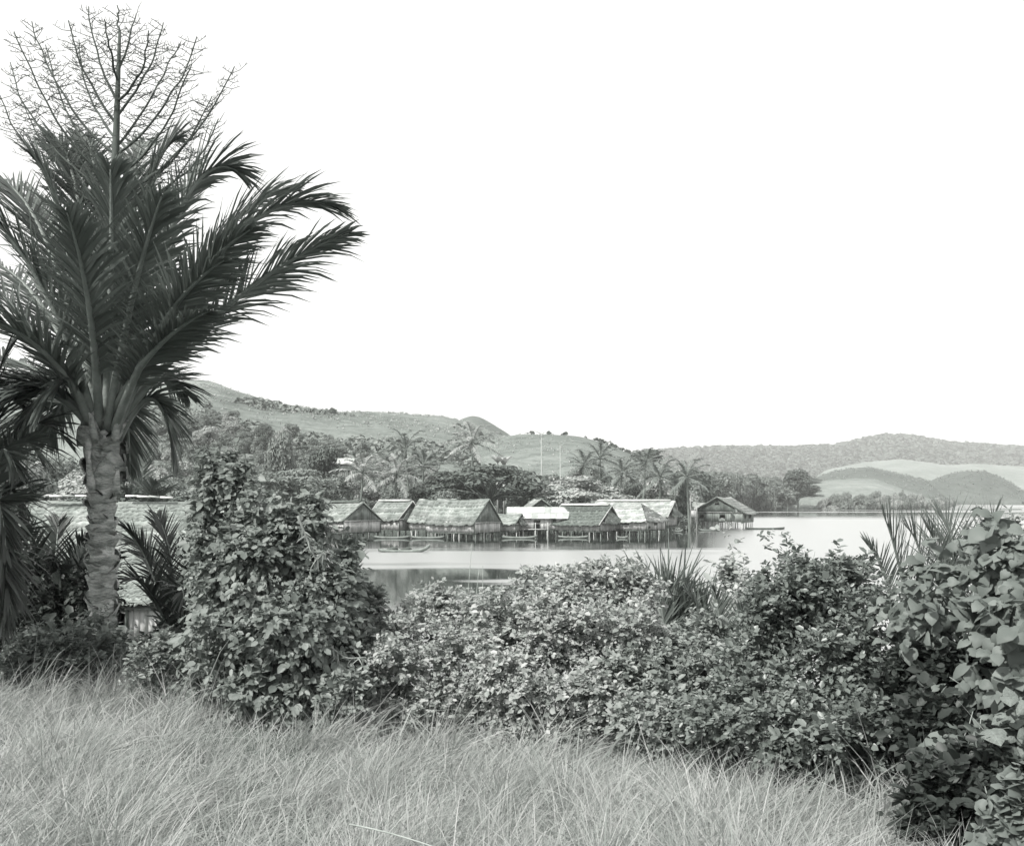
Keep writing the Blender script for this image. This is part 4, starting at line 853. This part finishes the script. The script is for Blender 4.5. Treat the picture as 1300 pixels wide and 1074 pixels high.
# ------------------------------------------------------------------ foreground: shrubs
def shrub(name, label, lobes, base, ll, nleaf, mat, cat='bush', group='bushes along the bank', tpl=LEAF, wr=.38, stems=7, per=7, depth=None, hang=0.0, stem_m='twig', leaf_obj=None, upb=.55, sub=9, shoots=46):
    """lobes: px, py, depth, half width px, half height px"""
    c = np.array([P(a, b_, y) for a, b_, y, *_ in lobes]); r = np.array([[rx*y/F, (rx + ry)/2*y/F*(depth or 1.0), ry*y/F] for _, _, y, rx, ry in lobes])
    r = np.maximum(r - 1.1*ll, r*.45); ec, er = [], []
    for a in range(len(c)):      # let the foliage come down to the ground
        gg = float(base_z(c[a, 0], c[a, 1])); bot = c[a, 2] - r[a, 2]
        if bot > gg + .2 and not any((abs(c[q, 0] - c[a, 0]) < .8*r[a, 0]) and c[q, 2] < c[a, 2] - .1 for q in range(len(c)) if q != a):
            ec.append([c[a, 0], c[a, 1], (bot + gg)/2 + .1]); er.append([r[a, 0]*.95, r[a, 1]*.9, (bot - gg)/2 + .25])
    if ec: c = np.vstack([c, ec]); r = np.vstack([r, er])
    c0_, r0_ = c, r
    if sub:
        vv = rand_unit(len(c)*sub); vv[:, 1] = np.where(RNG.random(len(vv)) < .5, -np.abs(vv[:, 1]), vv[:, 1]); vv[:, 2] += .15; kk = np.repeat(np.arange(len(c)), sub)
        c = np.vstack([c, c[kk] + vv*r[kk]*RNG.uniform(.7, 1.08, (len(kk), 1))]); r = np.vstack([r*.58, r[kk]*RNG.uniform(.22, .44, (len(kk), 1))])
        ks = RNG.choice(len(c0_), shoots, p=(c0_[:, 2] - c0_[:, 2].min() + .15)/(c0_[:, 2] - c0_[:, 2].min() + .15).sum()); vs = nrm(RNG.normal(size=(shoots, 3))*[1, .8, .2] + [0, -.15, 1.0])
        c = np.vstack([c, c0_[ks] + vs*r0_[ks]*.98 + np.array([0, 0, -ll*.3])]); r = np.vstack([r, np.stack([np.full(shoots, ll*.5), np.full(shoots, ll*.5), ll*RNG.uniform(1.0, 3.4, shoots)], -1)])
    bp = gbase(*base); t = thing(name, label, cat, bp, group)
    nt_ = nleaf//per; w = r[:, 0]*r[:, 2] + .6*ll*r[:, 2]; k = RNG.choice(len(c), nt_, p=w/w.sum()); v = rand_unit(nt_)
    v[:, 1] = np.where(RNG.random(nt_) < .45, -np.abs(v[:, 1]), v[:, 1]); v[:, 2] = np.where(RNG.random(nt_) < .3, np.abs(v[:, 2]), v[:, 2])
    rad = RNG.uniform(.25, 1.0, (nt_, 1))**.45; bump = 1 + .28*RNG.normal(size=(nt_, 1))*.5
    o = c[k] + v*r[k]*rad*bump; gz_ = base_z(o[:, 0], o[:, 1]); ok = o[:, 2] > gz_ + .02; o, v = o[ok], v[ok]; nt_ = len(o)
    td = nrm(v*.7 + np.array([0, 0, upb - hang]) + RNG.normal(0, .45, (nt_, 3))); TL = ll*RNG.uniform(1.6, 3.2, nt_)
    i = np.tile(np.arange(per), nt_); tw = np.repeat(np.arange(nt_), per); f = (i + .5)/per
    sidev = nrm(np.cross(td, [0.05, 0.02, 1.0])); upv = np.cross(sidev, td); ph = i*2.4 + np.repeat(RNG.uniform(0, 6, nt_), per)
    oo = o[tw] + td[tw]*(TL[tw]*f)[:, None] + np.array([0, 0, -1])*(TL[tw]*f*f*.22)[:, None]
    ld = nrm(td[tw]*(.35 + .7*f)[:, None] + sidev[tw]*np.cos(ph)[:, None] + upv[tw]*(np.sin(ph)*.5)[:, None] + np.array([0, 0, -.25 - hang]) + RNG.normal(0, .2, (len(tw), 3)))
    ln = nrm(np.array([0, 0, 1.0]) + v[tw]*.55 + RNG.normal(0, .5, (len(tw), 3)) - np.array([0, hang*.6 + .2, 0])); L = ll*RNG.uniform(.5, 1.2, len(tw))*np.repeat(RNG.choice([.7, 1, 1, 1.35], nt_), per)
    if leaf_obj is None:
        obj('foliage', place(tpl, oo, ld, ln, L, L*wr*2*RNG.uniform(.8, 1.2, len(tw))), M[mat], t, False, True)
    else:
        order = np.argsort(oo[:, 1]); big = order[:leaf_obj]; rest = order[leaf_obj:]
        from mathutils import Matrix
        mes = []
        for q in range(4):
            T = tpl[0].copy(); T[:, 2] += np.random.default_rng(q).normal(0, .035, len(T)); mes.append(mesh_np('leaf', T*np.array([1, wr*2, 1]), tpl[1], M[mat], True))
        d_ = nrm(ld[big]); s_ = nrm(np.cross(ln[big], d_)); n_ = np.cross(d_, s_)
        for a, ix in enumerate(big):
            ob = bpy.data.objects.new('leaf', mes[a % 4]); COL.objects.link(ob); ob.parent = t; Lx = L[ix]; q = oo[ix] - bp
            ob.matrix_local = Matrix(((d_[a][0]*Lx, s_[a][0]*Lx, n_[a][0]*Lx, q[0]), (d_[a][1]*Lx, s_[a][1]*Lx, n_[a][1]*Lx, q[1]), (d_[a][2]*Lx, s_[a][2]*Lx, n_[a][2]*Lx, q[2]), (0, 0, 0, 1)))
        if len(rest): obj('foliage', place(tpl, oo[rest], ld[rest], ln[rest], L[rest], L[rest]*wr*2), M['leaf_g'], t, True, True)
    for q in range(stems):
        j = q % len(c0_); e = c0_[j] + rand_unit(1)[0]*r0_[j]*.5; s = bp + np.array([random.uniform(-.3, .3), random.uniform(-.2, .3), -.1]); mb = MB()
        mb.tube(bez(s, np.array([s[0]*.6 + e[0]*.4, s[1]*.6 + e[1]*.4, s[2]*.35 + e[2]*.65]), e, 7), np.linspace(.035, .009, 7), 5); obj('stem', mb, M[stem_m], t, True)
    for q in range(stems):
        j = random.randrange(len(c0_)); v = nrm(np.array([random.gauss(0, .6), -abs(random.gauss(0, .5)), random.gauss(.5, .5)])); s0 = c0_[j] + v*r0_[j]*.6; e = c0_[j] + v*r0_[j]*random.uniform(1.0, 1.12) + [random.gauss(0, .08), 0, random.uniform(.02, .2)]
        mb = MB(); mb.tube([s0, (s0 + e)/2 + [random.gauss(0, .03), 0, random.gauss(0, .03)], e], [.006, .005, .0025], 4); obj('dry_twig', mb, M['twig_pale'], t, True)
    return t
shrub('vine_covered_bush', 'tall cone shaped bush draped in vines, right of the palm trunk',
      [(297,640,12.9,30,45),(288,610,12.9,16,26),(345,675,12.7,55,48),(325,730,12.5,72,62),(262,655,12.8,22,24),(375,700,12.6,40,45),(395,655,12.7,14,22),(392,700,12.6,30,45),(415,760,12.5,42,58),(350,800,12.2,92,72),(285,790,12.4,46,56),(400,850,12.1,55,56),(330,860,12.0,70,44),(275,700,12.6,36,42),(443,740,12.7,18,34)],
      (345, 13.0), .09, 27000, 'leaf_a', hang=.35, stems=9, wr=.38)
shrub('leafy_bush', 'rounded light bush with upright shoots left of centre, before the dark water',
      [(548,784,13.2,48,34),(555,764,13.2,18,20),(508,800,13.4,46,40),(585,800,13,50,45),(545,850,12.4,78,56),(490,865,12.6,58,48),(610,865,12.2,55,50),(470,815,13.6,26,40)], (545, 13), .058, 30000, 'leaf_b')
shrub('leafy_bush', 'largest light bush in the centre, its top reaching the bright water',
      [(742,752,12.8,50,30),(766,738,12.8,24,14),(690,768,12.8,46,36),(760,775,12.5,74,52),(675,810,12.2,72,56),(750,840,11.8,88,60),(800,770,12.8,42,45),(660,880,11.4,60,48),(740,900,11.2,78,46),(640,800,12.6,34,44)], (725, 12.6), .06, 46000, 'leaf_b')
shrub('leafy_bush', 'low mid grey bush between the largest bush and the dense dark bush',
      [(860,846,12,58,38),(895,822,12.2,40,32),(835,880,11.2,64,52),(900,870,11.2,52,52),(830,930,10.2,55,36),(880,930,10,60,44)], (860, 11.8), .066, 24000, 'leaf_h')
shrub('leafy_bush', 'dense dark bush with small glossy leaves right of centre',
      [(1035,756,9.8,62,42),(1085,752,9.8,54,38),(985,790,9.8,56,48),(1060,800,9.5,90,66),(955,845,9.6,48,46),(1010,870,9.1,90,66),(1100,860,9.2,66,72),(960,925,8.8,80,52),(1050,940,8.4,88,64),(1120,930,8.5,60,64),(905,930,9.3,46,44)], (1030, 9.9), .062, 37000, 'leaf_c', wr=.34)
shrub('broad_leaved_shrub', 'shrub with big heart shaped leaves filling the right edge',
      [(1175,745,8.6,44,34),(1142,772,8.8,34,36),(1140,830,8.6,30,36),(1225,715,8.4,50,38),(1280,720,8.2,48,44),(1268,690,8.8,26,18),(1205,780,8.2,62,46),(1275,800,7.8,58,62),(1165,800,8.5,36,46),(1240,870,7.8,52,40),(1300,880,7.5,40,60),(1230,950,7.2,60,36),(1290,950,7.0,44,44)], (1245, 8.6), .094, 3400, 'leaf_d', tpl=HEART, wr=.5, per=4, hang=.55, leaf_obj=300, stems=9, sub=4, shoots=8)
shrub('thin_bush', 'feathery small-leaved bush behind the big heart shaped leaves at the right edge', [(1268,685,11,34,24),(1306,668,11,36,28),(1225,705,11.2,28,24),(1290,705,11,50,36)], (1270, 11.4), .07, 5000, 'leaf_b', wr=.3, shoots=6)
shrub('dark_thicket', 'dark thicket in the bottom right corner', [(1190,960,7.6,60,56),(1250,1000,7.0,70,56),(1180,1040,6.6,50,48),(1260,1060,6.4,70,50),(1150,900,8.3,44,50),(1210,880,8.2,60,50)], (1220, 7.4), .085, 12000, 'leaf_e')  # very dark leaf colour throughout
shrub('low_bush', 'pale leaves at the very bottom right corner, close to the viewer', [(1285,1078,5.0,40,22)], (1300, 5.2),   .06, 700, 'leaf_g', stems=3, wr=.6, tpl=HEART)
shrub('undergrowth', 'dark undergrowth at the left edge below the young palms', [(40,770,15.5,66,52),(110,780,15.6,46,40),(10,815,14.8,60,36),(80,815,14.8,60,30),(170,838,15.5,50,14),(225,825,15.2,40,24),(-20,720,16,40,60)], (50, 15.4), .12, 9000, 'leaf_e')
shrub('fern_bush', 'pale ferny clump in front of the dark undergrowth, left of the trunk', [(60,838,13.2,36,22),(30,850,13,30,18),(95,842,13.2,22,16)], (60, 13.2), .09, 3200, 'leaf_f', stems=4, wr=.3)
shrub('fern_bush', 'mottled climbing plant around the foot of the palm trunk', [(118,822,13.6,26,30),(140,845,13.4,22,16)], (118, 13.5), .09, 2400, 'leaf_a', stems=4)
shrub('fern_bush', 'low mid grey bush between the palm trunk and the vine covered bush', [(230,835,12.6,36,24),(195,848,12.6,34,18),(262,850,12.3,30,22)], (228, 12.6), .07, 4500, 'leaf_h', stems=4, wr=.3)
shrub('leafy_bush', 'thin leafy growth filling the dip right of the vine covered bush', [(455,850,12.6,36,50),(440,890,11.6,36,26),(465,790,13.4,24,30)], (452, 12.4), .08, 5000, 'leaf_h')
shrub('leafy_bush', 'low leafy growth on the water edge beyond the small palm fronds', [(800,735,22,26,18),(850,792,20,50,22),(900,802,19,50,22),(945,760,18,26,20),(950,800,15,40,32),(925,740,20,8,14)], (880, 19), .13, 7000, 'leaf_b', stems=5)
shrub('leafy_bush', 'thin sprays of leaves above the left shoulder of the dense dark bush', [(975,745,11.5,22,14),(1000,725,11.5,26,14),(960,765,11.5,24,18)], (985, 11.6), .07, 1500, 'leaf_c', stems=5)

shrub('leafy_bush', 'bush just beyond the big heart shaped leaves at the right', [(1370,770,9,60,60),(1400,860,8.6,80,70),(1480,840,9,80,80),(1380,940,8,80,60)], (1410, 9), .09, 9000, 'leaf_c')
for px_, Y_, tp_ in ((412, 36, 716), (385, 30, 722), (350, 42, 700), (330, 26, 730), (425, 52, 706), (372, 58, 690), (300, 34, 705)):
    top_tree('bank_bush', 'bushy growth on the left bank just behind the vine covered bush', 'bush', px_, tp_, Y_, 4.6*F/Y_, 'tree_mid', 'bank growth behind the vine bush')
for k in range(16):
    Y_ = 62 + k*4.4; px_ = 292 + (k*37) % 105; top_tree('bank_bush', 'low bush on the flat left bank near the dark flat-roofed shed', 'bush', px_, 672 + (k*7) % 16, Y_, random.uniform(5, 7.5)*F/Y_, ('tree_mid', 'tree_dark', 'tree_pale')[k % 3], 'bank growth near the shed')
# reeds
def reed_clump(label, px, Y, n, hgt, spread, mat='reed', group='reed clumps at the water edge', lean=.28, py=None):
    b_ = gbase(px, Y); t = thing('reed_clump', label, 'reeds', b_, group); a = RNG.uniform(0, 2*pi, n); el = np.abs(RNG.normal(0, lean, n))
    rise = 0.0 if py is None else P(px, py, Y)[2] - b_[2]; offs = RNG.normal(0, spread, (n, 2)); up_ = rise*RNG.uniform(.72, 1.08, n)
    d = nrm(np.stack([np.sin(el)*np.cos(a) + offs[:, 0]*.9, np.sin(el)*np.sin(a), np.cos(el)], -1)); o = b_ + np.stack([offs[:, 0], offs[:, 1], up_ - .05], -1)
    side = nrm(np.cross(d, RNG.normal(size=(n, 3)) + [0, 1, 0])); hz_ = nrm(d*[1, 1, 0] + 1e-5)
    obj('blade', ribbons(o, d, side, hgt*RNG.uniform(.4, 1.05, n), .034, RNG.uniform(.0, .75, n)**1.6, (0, .3, .6, .85, 1), (.8, 1, .8, .5), hz_*.8 + np.array([0, 0, -.75])), M[mat], t, False, True)
    if rise:
        for q in range(9):
            s0 = b_ + np.array([random.gauss(0, spread), random.gauss(0, spread), -.1]); mb = MB(); mb.tube([s0, s0 + [random.gauss(0, .05), 0, rise*.5], s0 + [random.gauss(0, .1), 0, rise + .1]], [.02, .018, .012], 5); obj('cane', mb, M['reed'], t, True)
reed_clump('tall dark reed clump standing against the bright water', 846, 16, 420, 1.15, .13, py=776, lean=.34)
reed_clump('shorter reeds right of the tall dark clump', 884, 16, 200, .8, .15, py=780, lean=.3)
reed_clump('thin reeds left of the tall dark clump', 812, 16, 60, .95, .12, py=770, lean=.2)
reed_clump('pale coarse grass patch between the small palms', 885, 17, 500, 1.3, .7, 'grass')
# bare sticks before the water
for px, y0, y1, lab in ((597, 765, 690, 'thin bare stick against the dark water, left of three'), (606, 765, 722, 'crooked pale stick against the dark water, middle of three'), (611, 760, 718, 'pale stick against the dark water, right of three')):
    a, b_ = P(px - 2, y0 + 40, 13.4), P(px + 2, y1, 13.4); g = gbase(px - 3, 13.4); mb = MB(); mb.tube([g - [0, 0, .1], a, (a + b_)/2 + [random.uniform(-.03, .03), 0, 0], b_], [.009, .008, .006, .003], 5)
    solo('stick', mb, M['twig_pale'], lab, 'stick', 'sticks before the water')
# pale dry vines on the bush
for k, (pts, lab) in enumerate((([(238,792),(258,812),(285,800),(310,770)], 'pale dry frond looping out at the left side of the vine covered bush'),
                                ([(378,655),(392,690),(402,712),(412,700)], 'pale dry vine trailing near the top right of the vine covered bush'),
                                ([(398,808),(420,822),(440,836),(465,834)], 'pale dry frond curving out at the lower right of the vine covered bush'))):
    mb = MB(); q = np.array([P(a, b_, 11.75 if k else 12.0) for a, b_ in pts]); tt = np.linspace(0, 1, 22); ti = np.linspace(0, 1, len(q)); B = np.stack([np.interp(tt, ti, q[:, i]) for i in range(3)], -1)
    for _ in range(3): B[1:-1] = (B[:-2] + B[1:-1]*2 + B[2:])/4
    mb.tube(B, np.linspace(.016, .006, 22), 5); n = 40; c = B[RNG.integers(2, 22, n)]; d = nrm(RNG.normal(size=(n, 3)) + [0, 0, -1.0]); mb.add(*ribbons(c, d, nrm(np.cross(d, RNG.normal(size=(n, 3)))), .13, .02, .3))
    solo('dry_vine', mb, M['dead'], lab, 'vine', 'dry vines')

# ------------------------------------------------------------------ grass
def grass(nt_, per, xr, yr, keep, hgt, wd, name='grass', spread=.13, even=0.0):
    x = RNG.uniform(*xr, nt_); y = RNG.uniform(*yr, nt_); k = keep(x, y); x, y = x[k], y[k]
    dens = fbm(x*.7, y*.7, 55, 4); k = RNG.random(len(x)) < .68 + even + dens*2.4; x, y = x[k], y[k]; nt_ = len(x)
    th_ = hgt*RNG.uniform(.55, 1.25, nt_)*(1 + 1.3*fbm(x*.8, y*.8, 44, 3)); ta = 0.2 + RNG.normal(0, 1.0, nt_) + 3*fbm(x*.3, y*.3, 12, 2); tl = np.clip(.30 + .7*fbm(x*.6, y*.6, 77, 3) + RNG.normal(0, .16, nt_), 0, .9)
    g_ = np.repeat(np.arange(nt_), RNG.integers(per//2, per*3//2, nt_)); n = len(g_); ra = RNG.uniform(0, 2*pi, n); rd = np.abs(RNG.normal(0, spread, n))
    bx, by = x[g_] + rd*np.cos(ra), y[g_] + rd*np.sin(ra); z = base_z(bx, by); hh = th_[g_]*RNG.uniform(.35, 1.15, n)
    out_ = np.clip(rd/spread, 0, 1.6)*.22; el = tl[g_]; jx, jy = RNG.normal(0, .2, n), RNG.normal(0, .2, n)
    d = nrm(np.stack([np.sin(el)*np.cos(ta[g_]) + out_*np.cos(ra) + jx, np.sin(el)*np.sin(ta[g_])*.7 + out_*np.sin(ra) + jy, np.cos(el)], -1))
    hz_ = nrm(np.stack([d[:, 0], d[:, 1], np.zeros(n)], -1)); g = hz_*.8 + np.array([0, 0, -.75])
    side = nrm(np.cross(d, nrm(RNG.normal(size=(n, 3)) + [0, 1.2, 0])))
    return obj(name, ribbons(np.stack([bx, by, z - .03], -1), d, side, hh, wd*RNG.uniform(.6, 1.5, n), RNG.uniform(.08, .75, n), (0, .35, .7, 1), (.9, 1, .65), g), M['grass'], None, False, True)
def in_field(x, y): return (y < crest_y(x) + .9) & (np.abs(x) < .56*y + 1.5)
g1 = grass(7400, 40, (-9, 6.5), (2.6, 15.5), in_field, .60, .0055); g1['label'] = 'tall dry pale grass covering the slope in the foreground'; g1['category'] = 'grass'
g3 = grass(6500, 12, (-9, 6.5), (2.6, 16.5), lambda x, y: (y < crest_y(x) + 2.2) & (np.abs(x) < .56*y + 1.5), .30, .006, 'short_grass', .16, 1.0); g3['label'] = 'short grass growing under the tall dry grass'; g3['category'] = 'grass'
# taller coarse blades at the edge of the bushes
def edge(x, y): c = crest_y(x); return (np.abs(y - c + .1) < 1.1) & (np.abs(x) < .56*y + 1.0)
g2 = grass(2400, 9, (-9, 6), (5.0, 15.5), edge, 1.05, .010, 'tall_grass', .1); g2['label'] = 'taller coarse grass blades along the foot of the bushes'; g2['category'] = 'grass'
mb = MB(); a, b_ = P(444, 1046, 4.9), P(560, 1078, 4.5); mb.tube(bez(a, (a + b_)/2 + [0, 0, .02], b_, 8), np.linspace(.005, .003, 8), 6)
solo('fallen_stick', mb, M['twig_pale'], 'pale fallen stick lying in the grass at the bottom', 'stick')

# ------------------------------------------------------------------ haze over the lake
mb = MB(); mb.box((0, 0, 120), (5400, 5400, 125))
hz = obj('haze', mb, None, None); hz['kind'] = 'stuff'; hz['label'] = 'thin pale haze over the lake and hills'; hz['category'] = 'haze'
m = bpy.data.materials.new('haze_air'); m.use_nodes = True; t = m.node_tree; t.nodes.clear()
pv = t.nodes.new('ShaderNodeVolumePrincipled'); pv.inputs['Density'].default_value = 0.00018; pv.inputs['Color'].default_value = (1, 1, 0.99, 1); pv.inputs['Anisotropy'].default_value = 0.2
ou = t.nodes.new('ShaderNodeOutputMaterial'); t.links.new(pv.outputs[0], ou.inputs['Volume']); hz.data.materials.append(m)
